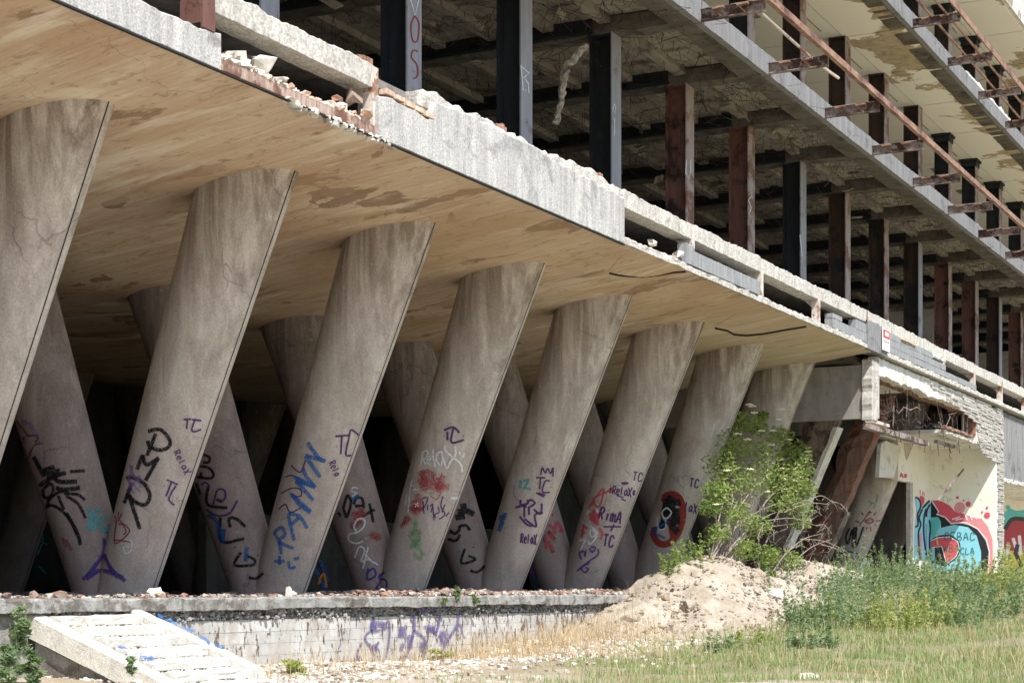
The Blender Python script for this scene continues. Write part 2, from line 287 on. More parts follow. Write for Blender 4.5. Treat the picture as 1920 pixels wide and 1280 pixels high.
# ------------------------------------------------------------------ mesh helpers
class MB:
    def __init__(s): s.v = []; s.f = []; s.uv = None
    def quad(s, a, b, c, d):
        i = len(s.v); s.v += [tuple(a), tuple(b), tuple(c), tuple(d)]; s.f.append((i,i+1,i+2,i+3))
    def box(s, x0, x1, y0, y1, z0, z1, j=0):
        i = len(s.v); r = lambda: R.uniform(-j, j) if j else 0
        for x in (x0, x1):
            for y in (y0, y1):
                for z in (z0, z1): s.v.append((x+r(), y+r(), z+r()))
        for f in ((0,1,3,2),(4,6,7,5),(0,4,5,1),(2,3,7,6),(0,2,6,4),(1,5,7,3)): s.f.append(tuple(i+k for k in f))
        return s
    def obox(s, o, u, v, w_):      # oriented box: origin + three edge vectors
        i = len(s.v); o, u, v, w_ = map(Vector, (o, u, v, w_))
        for a in (0, 1):
            for b in (0, 1):
                for c in (0, 1): s.v.append(tuple(o+u*a+v*b+w_*c))
        for f in ((0,1,3,2),(4,6,7,5),(0,4,5,1),(2,3,7,6),(0,2,6,4),(1,5,7,3)): s.f.append(tuple(i+k for k in f))
        return s
    def tube(s, pts, r0, r1=None, n=6):
        r1 = r0 if r1 is None else r1; pts = [Vector(p) for p in pts]; base = len(s.v); m = len(pts)
        for k, p in enumerate(pts):
            d = (pts[min(k+1, m-1)]-pts[max(k-1, 0)]).normalized(); a = d.orthogonal().normalized(); b = d.cross(a)
            r = r0+(r1-r0)*k/max(1, m-1)
            for q in range(n):
                t = 2*math.pi*q/n; s.v.append(tuple(p+(a*math.cos(t)+b*math.sin(t))*r))
        for k in range(m-1):
            for q in range(n):
                s.f.append((base+k*n+q, base+k*n+(q+1) % n, base+(k+1)*n+(q+1) % n, base+(k+1)*n+q))
        s.f.append(tuple(base+q for q in range(n))[::-1]); s.f.append(tuple(base+(m-1)*n+q for q in range(n)))
        return s
    def bar(s, x0, x1, y0, y1, z0, z1, step=.12, rt=.03, rb=.01, ry=.015, ch=.03, zt=None, zb=None, seed=0):
        """a bar along X with a broken, uneven top and slightly worn faces; zt/zb give top and bottom heights along x"""
        n = max(2, int((x1-x0)/step)); i0 = len(s.v); N = 10
        for k in range(n+1):
            x = x0+(x1-x0)*k/n; T = zt(x) if zt else z1; B = zb(x) if zb else z0
            def q(a, b): return noise.noise(Vector((x*b+a*17+seed, a*3.7, seed)))
            T += rt*(q(1, 1.3)+q(2, 5)*.8+q(3, 13)*.5); B += rb*(q(4, 3)+q(5, 11)*.6)
            c = min(ch*(1+q(6, 4)*1.6), (T-B)*.4); a = ry
            cy = min(c, (y1-y0)*.3)
            mz = (T+B)/2
            for (yy, zz) in ((y0, B+c*.3), (y0+a*q(7,3), mz), (y0+a*q(8,3), T-c), (y0+cy*(1+q(9,6)*.6), T+rt*q(10,9)*.4), ((y0+y1)/2, T+rt*q(11,7)), (y1-cy*.5, T+rt*q(12,8)*.5),
                             (y1, T-c), (y1, mz), (y1, B), (y0+c*.3, B)):
                s.v.append((x, yy, zz))
        for k in range(n):
            for j in range(N):
                a = i0+k*N+j; b = i0+k*N+(j+1) % N; s.f.append((a, b, b+N, a+N))
        s.f.append(tuple(i0+j for j in range(N))[::-1]); s.f.append(tuple(i0+n*N+j for j in range(N)))
        return s
    def chunk(s, p, r, sq=(1,1,.7), rot=None):
        n0 = len(s.v); an = R.uniform(0, 6.28) if rot is None else rot; ca, sa = math.cos(an), math.sin(an)
        pts = [(1,1,1),(1,1,-1),(1,-1,1),(1,-1,-1),(-1,1,1),(-1,1,-1),(-1,-1,1),(-1,-1,-1),(0,0,1.35),(1.3,0,0),(-1.3,0,0),(0,1.3,0),(0,-1.3,0)]
        for (x, y, z) in pts:
            x, y, z = [c*R.uniform(.35, 1.1)*r*q for c, q in zip((x, y, z), sq)]
            s.v.append((p[0]+x*ca-y*sa, p[1]+x*sa+y*ca, p[2]+z))
        for f in ((0,2,8),(2,6,8),(6,4,8),(4,0,8),(0,9,2),(0,1,9),(1,3,9),(3,2,9),(4,6,10),(4,10,5),(5,10,7),(7,10,6),(0,4,11),(4,5,11),(5,1,11),(1,0,11),(2,12,6),(6,12,7),(7,12,3),(3,12,2),(1,5,7,3)):
            s.f.append(tuple(n0+k for k in f))
        return s
    def build(s, name, mat, parent=None, smooth=False):
        me = bpy.data.meshes.new(name); me.from_pydata(s.v, [], s.f)
        if s.uv is not None:
            l = me.uv_layers.new(name='UVMap'); 
            arr = np.array([s.uv[vi] for f in s.f for vi in f], dtype=np.float32).ravel(); l.data.foreach_set('uv', arr)
        if smooth: me.polygons.foreach_set('use_smooth', [True]*len(me.polygons))
        me.update(); me.materials.append(mat)
        o = bpy.data.objects.new(name, me); C.objects.link(o)
        if parent is not None: o.parent = parent
        return o
def tag(o, label=None, cat=None, group=None, kind=None):
    for k, v in (('label', label), ('category', cat), ('group', group), ('kind', kind)):
        if v: o[k] = v
    return o
def empty(name, label, cat, loc=(0,0,0), group=None):
    o = bpy.data.objects.new(name, None); C.objects.link(o); o.location = loc; o.empty_display_size = .2
    return tag(o, label, cat, group)
def ray(px, py): 
    return Vector((ct+(px-CX)/FPX*st, st-(px-CX)/FPX*ct, (CY-py)/FPX))
def onY(px, py, Y):
    d = ray(px, py); return d*(Y/d.y)
def onX(px, py, X):
    d = ray(px, py); return d*(X/d.x)
def XF(px, Y): return onY(px, 0, Y).x
def lerp_tab(tab):
    xs = [a for a, _ in tab]; ys = [b for _, b in tab]
    return lambda x: float(np.interp(x, xs, ys))

# ------------------------------------------------------------------ terrain
def sstep(a, b, x):
    t = np.clip((x-a)/(b-a), 0, 1); return t*t*(3-2*t)
def zground(x, y):
    x = np.asarray(x, float); y = np.asarray(y, float)
    z = -1.17+1.55*sstep(25, 57, x)
    z = z + .05*np.sin(x*.9+y*.4)+.04*np.sin(y*1.3-x*.35)
    inside = sstep(15.6, 16.4, y)*(1-sstep(38, 41, y))*(1-sstep(100, 110, x)); z = z*(1-inside)+np.minimum(z, -.35)*inside
    return z
def zmound(x, y):
    x = np.asarray(x, float); y = np.asarray(y, float); f = lambda cx, cy, sx, sy, h: h*np.exp(-((x-cx)/sx)**2-((y-cy)/sy)**2)
    return f(37.6, 14.5, 2.5, 1.7, 1.12)+f(35.6, 13.9, 2.6, 1.9, .5)+f(45.3, 14.9, 3.6, 1.8, .95)+f(40.5, 14.3, 2.4, 1.8, .5)+f(33.3, 14.9, 1.6, 1.2, .35)+f(53, 14, 4, 2.0, .35)
def sheet(name, xs, ys, zf, mat):
    X, Y = np.meshgrid(xs, ys, indexing='ij'); Z = zf(X, Y)
    nx, ny = X.shape; v = np.stack([X, Y, Z], -1).reshape(-1, 3)
    i = np.arange(nx*ny).reshape(nx, ny); f = np.stack([i[:-1,:-1], i[1:,:-1], i[1:,1:], i[:-1,1:]], -1).reshape(-1, 4)
    me = bpy.data.meshes.new(name); me.from_pydata(v.tolist(), [], f.tolist()); me.polygons.foreach_set('use_smooth', [True]*len(me.polygons)); me.materials.append(mat)
    o = bpy.data.objects.new(name, me); C.objects.link(o); return o
def rough(x, y, amp, fr):
    out = np.zeros(x.size); xf = x.ravel(); yf = y.ravel()
    for k in range(xf.size): out[k] = noise.fractal(Vector((xf[k]*fr, yf[k]*fr, 3.1)), 1.0, 2.1, 4)
    return out.reshape(x.shape)*amp
gx = np.concatenate([np.linspace(-600, -10, 12), np.linspace(-8, 14, 18), np.arange(15, 62, .16), np.linspace(63, 120, 30), np.linspace(130, 900, 14)])
gy = np.concatenate([np.linspace(-600, -10, 12), np.linspace(-8, 6, 15), np.arange(6.3, 16.2, .16), np.linspace(16.6, 44, 16), np.linspace(50, 900, 14)])
def zg_full(X, Y):
    z = zground(X, Y)
    m = (X > 14) & (X < 62) & (Y > 5) & (Y < 16.3)
    z[m] += rough(X[m], Y[m], .05, 1.4)
    return z
tag(sheet('ground', gx, gy, zg_full, M['ground']), kind='structure')
mx, my = np.arange(30.5, 60, .10), np.arange(9.5, 16.6, .10)
def zm_full(X, Y):
    m = zmound(X, Y)
    z = zground(X, Y)+m-.16
    return z+rough(X, Y, .22, .9)*np.clip(m*1.5, 0, 1)+rough(X, Y, .08, 3.1)*np.clip(m*2, .2, 1)+rough(X, Y, .04, 9)
tag(sheet('dirt_mound', mx, my, zm_full, M['mound']), kind='structure')
def ztop(x, y): return max(float(zground(x, y)), float(zground(x, y)+zmound(x, y)-.12))

# ------------------------------------------------------------------ the building
B = empty('derelict_building', 'derelict concrete and steel building on slanted V columns, its upper floors stripped bare', 'building', (8, 12.73, -.1))
B_inv = Vector((8, 12.73, -.1))
_build = MB.build
def build(s, name, mat, parent=None, smooth=False):
    """geometry is written in world coordinates; shift it into the parent's frame"""
    if parent is not None:
        off = Vector((0, 0, 0)); q = parent
        while q is not None: off += Vector(q.location); q = q.parent
        s.v = [(a-off.x, b-off.y, c-off.z) for (a, b, c) in s.v]
    return _build(s, name, mat, parent, smooth)
MB.build = build
YF = 12.73; XE = 45.05; XN = 112.0
def zsoff(y):
    y = np.where(np.asarray(y) > 24.4, 48.8-np.asarray(y), y)
    return 6.16-.1335*np.clip(y-YF, 0, 7.6)-.0*y
# soffit
m = MB(); xs = np.arange(-28, XE+.01, .5); xs[-1] = XE; ys = [YF+.02, 13.5, 14.3, 15.1, 15.9, 16.7, 17.6, 18.5, 19.4, 20.33, 22, 24.4, 26.8, 28.47, 31, 33.5, 36]
for x in xs:
    for y in ys: m.v.append((x, y, float(zsoff(y))))
ny = len(ys)
for a in range(len(xs)-1):
    for b in range(ny-1): m.f.append((a*ny+b, a*ny+b+1, (a+1)*ny+b+1, (a+1)*ny+b))
m.build('soffit', M['soffit'], B, True)
# broken plaster flap hanging open a little, with a dark gap under its edge
def flap(pts, th, dz):
    m = MB(); n = len(pts)
    for (x, y, d) in pts: m.v.append((x, y, float(zsoff(y))-.004-d))
    for (x, y, d) in pts: m.v.append((x, y, float(zsoff(y))-.004-d-th))
    m.f.append(tuple(range(n))); m.f.append(tuple(range(2*n-1, n-1, -1)))
    for k in range(n): m.f.append((k, n+k, n+(k+1) % n, (k+1) % n))
    return m.build('loose_plaster', M['soffit'], B)
def onS(px, py):
    d = ray(px, py); t = (6.16+.1335*YF)/(d.z+.1335*d.y); return d*t
def flap_px(pts, d0=.05):
    q = [onS(a, b) for a, b in pts]; m = MB(); n = len(q)
    dd = [.001+d0*max(0, 1-abs(k-3)/3.2) for k in range(n)]
    m.v = [(p.x, p.y, p.z-.003) for p in q]+[(p.x, p.y, p.z-.004-dd[k]) for k, p in enumerate(q)]
    m.f = [tuple(range(n)), tuple(range(2*n-1, n-1, -1))]+[(k, n+k, n+(k+1) % n, (k+1) % n) for k in range(n)]
    m.build('loose_plaster', M['soffit'], B)
    g = MB()
    for a, b in zip(pts[:7], pts[1:7]):
        p0, p1 = onS(a[0], a[1]+2), onS(b[0], b[1]+2); p2, p3 = onS(b[0], b[1]+6), onS(a[0], a[1]+6)
        g.quad(*[(p.x, p.y, p.z-.002) for p in (p0, p1, p2, p3)])
    g.build('crack', M['groove'], B)
flap_px([(1142,508),(1160,512),(1186,514),(1210,515),(1240,511),(1262,507),(1286,505),(1272,496),(1240,488),(1205,470),(1180,472),(1160,484)])
flap_px([(1340,611),(1364,616),(1376,623),(1400,625),(1430,622),(1475,614),(1512,608),(1470,592),(1420,580),(1380,588)], .02)
# slabs above the soffit
m = MB(); m.box(-28, XN, YF+.35, 37, 6.32, 6.42); m.build('floor_slab', M['terrace'], B)
m = MB(); m.box(-28, XN, YF+.25, 37, 6.98, 7.1); m.build('floor_slab', M['terrace'], B)
# interior between slab and floor: dark recess wall
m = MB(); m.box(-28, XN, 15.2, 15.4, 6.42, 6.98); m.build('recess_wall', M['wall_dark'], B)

xp = lambda px: XF(px, YF)
# thin slab edge all along (runs under the soffit's end too)
m = MB(); m.bar(xp(1168), 75, YF, YF+.4, 6.165, 6.30, .1, .035, .012, .02, .03, seed=2); m.build('slab_edge', M['edge'], B)
# left low fascia
xa, xb = -28, xp(412)
m = MB(); m.bar(xa, xb, YF-.02, YF+.3, 6.15, 6.56, .1, .035, .004, .006, .02, seed=4); m.build('fascia', M['fascia'], B)
# drip groove under the fascia
m = MB(); m.box(-28, xp(1168), YF-.045, YF+.0, 6.118, 6.135); m.build('drip_edge', M['groove'], B)
# rusty channel in the broken bay
x0, x1 = xp(412), xp(706)
m = MB(); m.box(x0, x1, YF, YF+.012, 6.18, 6.29); m.box(x0, x1, YF-.0, YF+.12, 6.168, 6.182); m.box(x0, x1, YF+.0, YF+.12, 6.288, 6.30); m.build('edge_channel', M['channel'], B)
m = MB(); m.box(x0, x1, YF+.1, YF+.6, 6.20, 6.29); m.build('slab_edge', M['rubble'], B)
# fascia wall between the two broken bays
x0, x1 = xp(706), xp(1168)
zt = lerp_tab([(x0, 6.70), (x0+.35, 6.78), (x0+1.4, 6.72), (x0+1.6, 7.02), (x0+2.6, 7.08), (x1-3.4, 7.08), (x1-3.3, 7.02), (x1, 6.96)])
m = MB(); m.bar(x0, x1, YF-.03, YF+.3, 6.15, 7.08, .08, .03, .004, .008, .02, zt=zt, seed=6); m.build('fascia', M['fascia'], B)
m = MB(); m.bar(x0+1.2, x1-.1, YF+.06, YF+.42, 6.9, 7.18, .08, .08, .02, .03, .05, seed=8); m.build('edge_beam', M['edge'], B)
# concrete edge beam, one length per bay, sawn at the posts
posts = [xp(388), xp(708), xp(938), xp(1160)]+[xp(1303)+4.03*k for k in range(0, 14)]
segs = [(8, xp(386)), (xp(396), xp(706))]+[(xp(1166), posts[4]-.08)]+[(posts[k]+.08, posts[k+1]-.08) for k in range(4, len(posts)-1)]
for k, (a, b) in enumerate(segs):
    if k == 0: continue
    m = MB(); m.bar(a, b, YF+.04, YF+.4, 6.83, 7.15+R.uniform(-.015, .015), .05, .03, .012, .006, .018, seed=20+k); m.build('edge_beam', M['edge'], B)
# posts
for k, x in enumerate(posts):
    if k in (2,): continue
    m = MB(); m.box(x-.07, x+.07, YF+.03, YF+.05, 6.3, 7.12); m.box(x-.07, x-.058, YF+.05, YF+.2, 6.3, 7.12); m.box(x+.058, x+.07, YF+.05, YF+.2, 6.3, 7.12)
    m.f.append((len(m.v), len(m.v)+1, len(m.v)+2)); m.v += [(x-.06, YF+.04, 6.85), (x-.06, YF+.4, 6.85), (x-.06, YF+.04, 6.5)]
    if k == 0: m = MB(); m.box(x-.12, x+.12, YF-.03, YF, 6.56, 7.4); m.box(x-.12, x-.1, YF, YF+.3, 6.62, 7.4); m.box(x+.1, x+.12, YF, YF+.3, 6.7, 7.3)
    o = m.build('edge_post', M['rust_pale'] if k else M['steel_brown'], B)
# brick stubs on the beam
for px, Y in ((680, YF+.2), (935, YF+.2), (1118, YF+.2)):
    x = XF(px, Y)
    for q in range(4):
        m = MB(); m.box(x-.16+q*.09, x-.085+q*.09, Y-.05, Y+.18, 7.1, 7.27+R.uniform(-.02, .03), .006); m.build('brick', M['brick'], B)
# bricks laid in the fascia top at 712..830
for q in range(5):
    x = xp(716)+.05+q*.27; m = MB(); m.box(x, x+.245, YF-.035, YF+.08, 6.80-q*.012, 6.87-q*.012, .006); m.build('brick', M['brick_pale'], B)
# block courses standing on the slab edge
def blocks(x0, x1, z0, rows, h, L, top=None, mat='block', yf=YF+.01, th=.2):
    for r in range(rows):
        x = x0-(L*.5 if r % 2 else 0)
        while x < x1:
            a, b = max(x, x0), min(x+L, x1)
            zt_ = z0+(r+1)*h-.008
            if b-a > .05 and (top is None or zt_ < top((a+b)/2)+h*.5):
                m = MB(); m.box(a+.004, b-.004, yf+R.uniform(-.004, .004), yf+th, z0+r*h+.004, zt_, .004); m.build('block', M[mat], B)
            x += L
blocks(xp(1291), xp(1424), 6.30, 1, .30, .5, yf=YF-.012)
m = MB(); m.bar(xp(1288), xp(1300), YF-.01, YF+.2, 6.3, 6.72, .05, .03, 0, .01); m.build('block', M['block'], B)
blocks(xp(1562), xp(1626), 6.30, 1, .24, .5)
blocks(xp(1562), xp(1580), 6.54, 1, .12, .5)
blocks(xp(1606), xp(1626), 6.54, 1, .24, .45)
m = MB(); m.bar(xp(1626), xp(1662), YF-.02, YF+.3, 6.15, 6.9, .08, .03, .01, .01, .02); m.build('fascia', M['slab_edge'], B)
zt = lerp_tab([(xp(1662), 6.92), (xp(1700), 6.80), (xp(1770), 6.74), (xp(1775), 6.7), (xp(1776), 6.45), (xp(1830), 6.42)])
blocks(xp(1662), xp(1832), 6.30, 3, .185, .62, zt)
m = MB(); m.bar(xp(1626), xp(1775), YF+.02, YF+.35, 6.74, 6.9, .08, .05, .02, .03, .05, seed=40); m.build('edge_beam', M['edge'], B)
for q in range(5):
    x = xp(1690)+q*.3; m = MB(); m.box(x, x+.27, YF-.03, YF+.08, 6.80, 6.87, .008); m.build('brick', M['brick_pale'], B)

# ---- upper floors
XC = [24.45-4+4.0*i for i in range(0, 23)]          # front edge of each steel column
def steel_column(x, z0, z1, mat, fmat, cap, sub=True):
    y = 14.5; t = .03; W = .45; D = .50
    m = MB(); m.box(x+W/2-.012, x+W/2+.012, y+t, y+D-t, z0, z1); m.box(x, x+W, y+D-t, y+D, z0, z1)
    m.box(x+.02, x+W-.02, y+t, y+D-t, z1-.06, z1-.02)
    o = m.build('steel_column', mat, B)
    f = MB(); f.box(x, x+W, y, y+t, z0, z1)
    # lips seen from the side
    f.build('front_flange', fmat, o)
    if cap:
        c = MB(); c.box(x-.12, x+W+.12, y-.08, y+D+.08, z1-.10, z1-.002); c.box(x-.05, x+W+.05, y-.03, y+D+.03, z1-.28, z1-.1, .01); c.build('cap_plate', M['steel_black'], o)
    return o
Z1, Z2, Z3 = 7.1, 11.58, 16.0
cols1 = []
for i, x in enumerate(XC):
    k = i-1
    mt = M['steel_black'] if k in (-1,0,1,2,5) else (M['steel_brown'] if k in (3,4,9,10,12,14) else M['steel_mix'])
    fm = M['flange_grey'] if k in (-1,0,1,2,5,8,11) else M['flange_rust']
    cols1.append(steel_column(x, Z1, 11.15, mt, fm, False))
    if x > 32: steel_column(x, Z2, 15.52, M['steel_black'] if k > 8 or k < 5 else M['steel_mix'], M['flange_rust'], k > 8)
    if x > 44: steel_column(x, Z3, 19.9, M['steel_mix'], M['flange_rust'], True)
# second row deeper inside
for x in XC[::1]:
    m = MB(); m.box(x, x+.3, 21, 21.4, Z1, 11.15); m.build('steel_column', M['steel_mix'], B)
# floor decks: floor one ceiling (ribbed) with transverse beams
m = MB(); m.box(-28, XN, YF+.12, 30, 11.50, 11.57); m.build('floor_deck', M['deck'], B)
m = MB(); m.box(-28, XN, YF+.12, 30, 15.92, 16.0); m.build('floor_deck', M['deck'], B)
for i, x in enumerate(XC+[XC[-1]+4]):
    if i > 20: continue
    m = MB(); n = 26
    m.bar(0, 1, 0, 1, 0, 1) if 0 else None
    # beam runs in depth; build as bar along Y
    b = MB(); b.bar(YF+.10, 28, 0, .42, 11.12, 11.48, .16, .01, .035, .012, .03, seed=60+i)
    b.v = [(x+.02+yy, xx, zz) for (xx, yy, zz) in b.v]; b.f = [f[::-1] for f in b.f]
    b.build('ceiling_beam', M['beam'], B)
    # dark steel joist beside the beam and concrete ribs across each bay
    m = MB(); m.box(x-.16, x-.02, 14.9, 27, 11.15, 11.2); m.box(x-.1, x-.08, 14.9, 27, 11.2, 11.48); m.build('steel_joist', M['steel_black'], B)
ribmesh = {}
for i, x in enumerate(XC[:20]):
    for j in range(9):
        y = 13.25+j*1.25
        if j > 4 and i > 12: continue
        if j not in ribmesh:
            b = MB(); b.bar(0, 3.42, 0, .24, 11.30, 11.495, .2, .0, .012, .006, .012, seed=80+j)
            rr = b.build('ceiling_rib', M['rib']); ribmesh[j] = rr; o = rr
        else: o = bpy.data.objects.new('ceiling_rib', ribmesh[j].data); C.objects.link(o)
        o.location = Vector((x+.5, y, 0))-B_inv; o.parent = B
m = MB()
for bx in XC[:14]:
    for j in range(7):
        y = 13.25+.34+j*1.25; nx_ = 11
        for q in range(nx_):
            for r2 in range(3):
                if R.random() < .10: continue
                x = bx+.5+q*.31; yy = y+r2*.30; dz = R.uniform(0, .010); m.box(x+.01, x+.30, yy+.01, yy+.29, 11.44-dz, 11.5, .002)
tag(m.build('ceiling_tiles', M['deck'], B), kind='stuff')
m = MB()
for k in range(40):
    x = R.uniform(23, 62); y = R.uniform(13.0, 18.5); z = R.uniform(11.0, 11.35); a = Vector((R.uniform(.1, .5), R.gauss(0, .15), R.gauss(0, .12))); b = Vector((R.gauss(0, .1), R.uniform(.05, .2), R.gauss(0, .1))); m.obox((x, y, z), a, b, (0, 0, .03))
tag(m.build('hanging_fragments', M['rib'], B), kind='stuff')
# hanging wires and mesh under the ribbed ceiling
m = MB()
for k in range(2600):
    x = R.uniform(22, 70); y = R.uniform(13.0, 20); L = R.uniform(.08, .34); z = 11.28+R.choice([0, .2]); dx, dy = R.gauss(0, .05), R.gauss(0, .05)
    m.tube([(x, y, z), (x+dx, y+dy, z-L*.6), (x+dx*2.2, y+dy*2, z-L)], .006, n=3)
for k in range(420):
    x = R.uniform(22, 70); y = R.uniform(13.0, 19); p = Vector((x, y, 11.27)); pts = [p]
    for q in range(6):
        p = p+Vector((R.gauss(.15, .25), R.gauss(0, .25), R.uniform(-.16, .08))); p.z = min(p.z, 11.3); pts.append(p)
    m.tube(pts, .006, n=3)
tag(m.build('hanging_wire', M['wire'], B), kind='stuff')
# smooth cream ceilings on the floors above, split into slabs with black joints
def ceiling(z, x0, n, mat):
    for i in range(n):
        a = x0+4.0*i; m = MB(); m.box(a+.04, a+3.96, YF+.14, 14.6, z, z+.09); m.box(a+.04, a+3.96, 14.63, 17.6, z+.012, z+.09); m.box(a+.04, a+3.96, 17.63, 24, z+.006, z+.09); m.build('ceiling_panel', M[mat], B)
        m = MB(); m.box(a+.6, a+1.3, 16.1, 16.35, z-.004, z+.02); m.box(a+1.0, a+3.2, 15.0, 15.03, z-.006, z+.012); m.build('ceiling_fitting', M['deck'], B)
ceiling(15.5, 32.6, 19, 'cream'); ceiling(19.9, 48.6, 15, 'cream')
m = MB(); m.box(30, XN, YF, 30, 19.99, 20.3); m.build('floor_deck', M['deck'], B)
# back walls and cross walls inside
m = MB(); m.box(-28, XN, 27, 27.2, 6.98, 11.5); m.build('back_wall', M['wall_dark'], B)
m = MB(); m.box(30, XN, 22, 22.2, 11.6, 15.9); m.build('back_wall', M['cream'], B)
m = MB(); m.box(44, XN, 24, 24.2, 16, 19.9); m.build('back_wall', M['cream'], B)
m = MB(); m.box(XN-.2, XN, 13.5, 30, 6.98, 19.9); m.build('end_wall', M['plaster'], B)
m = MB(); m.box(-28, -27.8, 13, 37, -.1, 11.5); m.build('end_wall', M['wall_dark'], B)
# a pale partition deep in floor one at the far end
for x, y0, y1 in ((70, 17, 24), (58, 19, 27), (84, 15.5, 22)):
    m = MB(); m.box(x, x+.15, y0, y1, 7.1, 11.1); m.build('partition_wall', M['plaster_w'] if x > 60 else M['beam'], B)
m = MB(); m.box(50, 110, 15.9, 16.05, 16.0, 16.9); m.build('parapet_wall', M['plaster_w'], B)
# fascia panels, brackets and rails of floors two and three
BX = [32.72+4.02*k for k in range(-4, 19)]
def level(z0, z1, bxs, tabs):
    for a, b in zip(bxs[:-1], bxs[1:]):
        m = MB(); m.bar(a+.03, b-.03, YF-.03, YF+.12, z0, z1, .12, .012, .012, .006, .012, seed=a); m.build('fascia_panel', M['slab_edge'], B)
    m = MB(); m.bar(bxs[0], bxs[-1], YF+.12, YF+.55, z0-.03, z0+.05, .12, .0, .035, .02, .02, seed=z0); m.build('slab_edge', M['beam'], B)
    for x in bxs:
        # bracket: channel with lacing, running out over the edge
        m = MB(); m.box(x-.07, x+.07, 11.4, 13.4, z0+.03, z0+.045); m.box(x-.06, x+.06, 11.4, 13.4, z0+.25, z0+.262); m.box(x+.04, x+.05, 11.4, 13.4, z0+.045, z0+.25)
        o = m.build('bracket', M['rust_dark'], B)
        for y in (11.75, 12.25):
            d = MB(); d.obox((x-.10, y, z0+.05), (.02, 0, 0), (0, .04, 0), (0, .18, .20)); d.obox((x-.16, y-.05, z0+.20), (.12, 0, 0), (0, .22, -.02), (0, 0, .03)); d.build('gusset', M['rust'], o)
def lacing(): pass
level(11.13, 11.58, BX, None); level(15.52, 15.98, BX, None)
m = MB(); m.bar(8, XN, YF, YF+.15, 19.95, 20.4, .3, .02, .01, .01, .02); m.build('fascia_panel', M['plaster_w'], B)
m = MB(); m.box(40, XN, 13.2, 13.4, 20.3, 26); m.build('parapet_wall', M['plaster_w'], B)
m = MB(); m.box(26, XN, 11.36, 11.40, 11.36, 11.56); m.box(26, XN, 11.30, 11.36, 11.36, 11.375); m.build('rail', M['rust'], B)
m = MB(); m.box(26, XN, 11.36, 11.40, 15.70, 15.88); m.build('rail', M['rust'], B)
m = MB(); m.tube([(33.2, 11.85, 11.52), (37.4, 11.8, 11.42), (38.2, 11.6, 11.3)], .035, n=6); m.build('loose_pipe', M['rust_pale'], B)
for y in (12.17, 11.75):
    m = MB(); m.tube([(x, y, 15.77) for x in (38, 60, 110)], .035, n=6); m.build('rail_pipe', M['rust'], B)
# hood of leftover white walling behind fascia
for (pa, pb, Y, z0, z1) in ((1770, 1812, 12.95, 15.98, 16.28), (1816, 1895, 12.95, 15.98, 16.4)):
    m = MB(); m.bar(XF(pa, Y), XF(pb, Y), Y, Y+.25, z0, z1, .15, .06, 0, .03, .05, seed=pa); m.build('parapet_wall', M['plaster_w'], B)
m = MB(); m.bar(XF(1778, 12.9), XF(1835, 12.9), 12.9, 13.2, 11.58, 11.75, .12, .09, 0, .03, .05); m.build('parapet_wall', M['plaster_w'], B)

# ------------------------------------------------------------------ V columns
NOSE0 = 17.04
def leg_mesh(xc, zt=6.12, side=1, yc=17.58, zb=-.14, rough_=0):
    """side=1: leans out toward the facade (-Y); side=-1 mirrored about yc"""
    n = 56; rings = 26; m = MB(); gm = MB(); g0 = 3
    angs = [2*math.pi*k/n for k in range(n)]
    gr = []
    for r in range(rings+1):
        t = r/rings; z = zb+(zt-zb)*t; q = (z+.07)/6.05
        nose = 16.88-(16.88-14.29)*q; wd = 1.0+.64*q; a = .44+.16*q
        cy = nose+wd/2
        for k, an in enumerate(angs):
            # an=0 is the nose
            x = -math.sin(an)*a*(1 if math.sin(an) > 0 else .62); y = cy-math.cos(an)*wd/2
            y = max(y, nose+.004)
            x += rough_*noise.noise(Vector((x*3, z*2.2, an)))*.5; y += rough_*noise.noise(Vector((an*2, z*2.5, 5)))
            if side < 0: y = 2*yc-y
            m.v.append((xc+x, y, z))
        if not rough_:
            p = []
            for an, dn in ((.05, 0), (.05, .03), (.085, .03), (.085, 0)):
                x = -math.sin(an)*(a+.002-dn); y = cy-math.cos(an)*(wd/2+.002-dn)
                if side < 0: y = 2*yc-y
                p.append((xc+x, y, z))
            gr.append(p)
    for r in range(rings):
        for k in range(n):
            A = r*n+k; Bq = r*n+(k+1) % n; f = (A, Bq, Bq+n, A+n)
            if side < 0: f = f[::-1]
            m.f.append(f)
    # groove strip: thin inlaid dark joint, 2 mm proud of the face
    for r in range(len(gr)-1):
        gm.quad(gr[r][0], gr[r][3], gr[r+1][3], gr[r+1][0])
    return m, gm
bvhs = []
def make_bvh(m, obj): bvhs.append((BVHTree.FromPolygons([Vector(v) for v in m.v], m.f), obj))
def v_column(xc, back=False, rough_=0, mat='col'):
    f = MB(); yc = 17.58
    f.bar(xc-.42, xc+.42, 16.88, 18.28, -.16, -.03, .08, .01, 0, .02, .03, seed=xc)
    if back: f.v = [(a, 48.8-b, c) for a, b, c in f.v]
    base = f.build('v_column', M[mat], B)
    for side in (1, -1):
        m, gm = leg_mesh(xc, side=side, rough_=rough_)
        if back:
            m.v = [(a, 48.8-b, c) for a, b, c in m.v]; m.f = [q[::-1] for q in m.f]; gm.v = [(a, 48.8-b, c) for a, b, c in gm.v]
        if not back: make_bvh(m, base)
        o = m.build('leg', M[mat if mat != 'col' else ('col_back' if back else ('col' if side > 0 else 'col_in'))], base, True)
        if gm.f: gm.build('joint_strip', M['groove'], base)
    return base
VC = []
for k in range(-9, 8):
    VC.append(v_column(NOSE0+4*k))
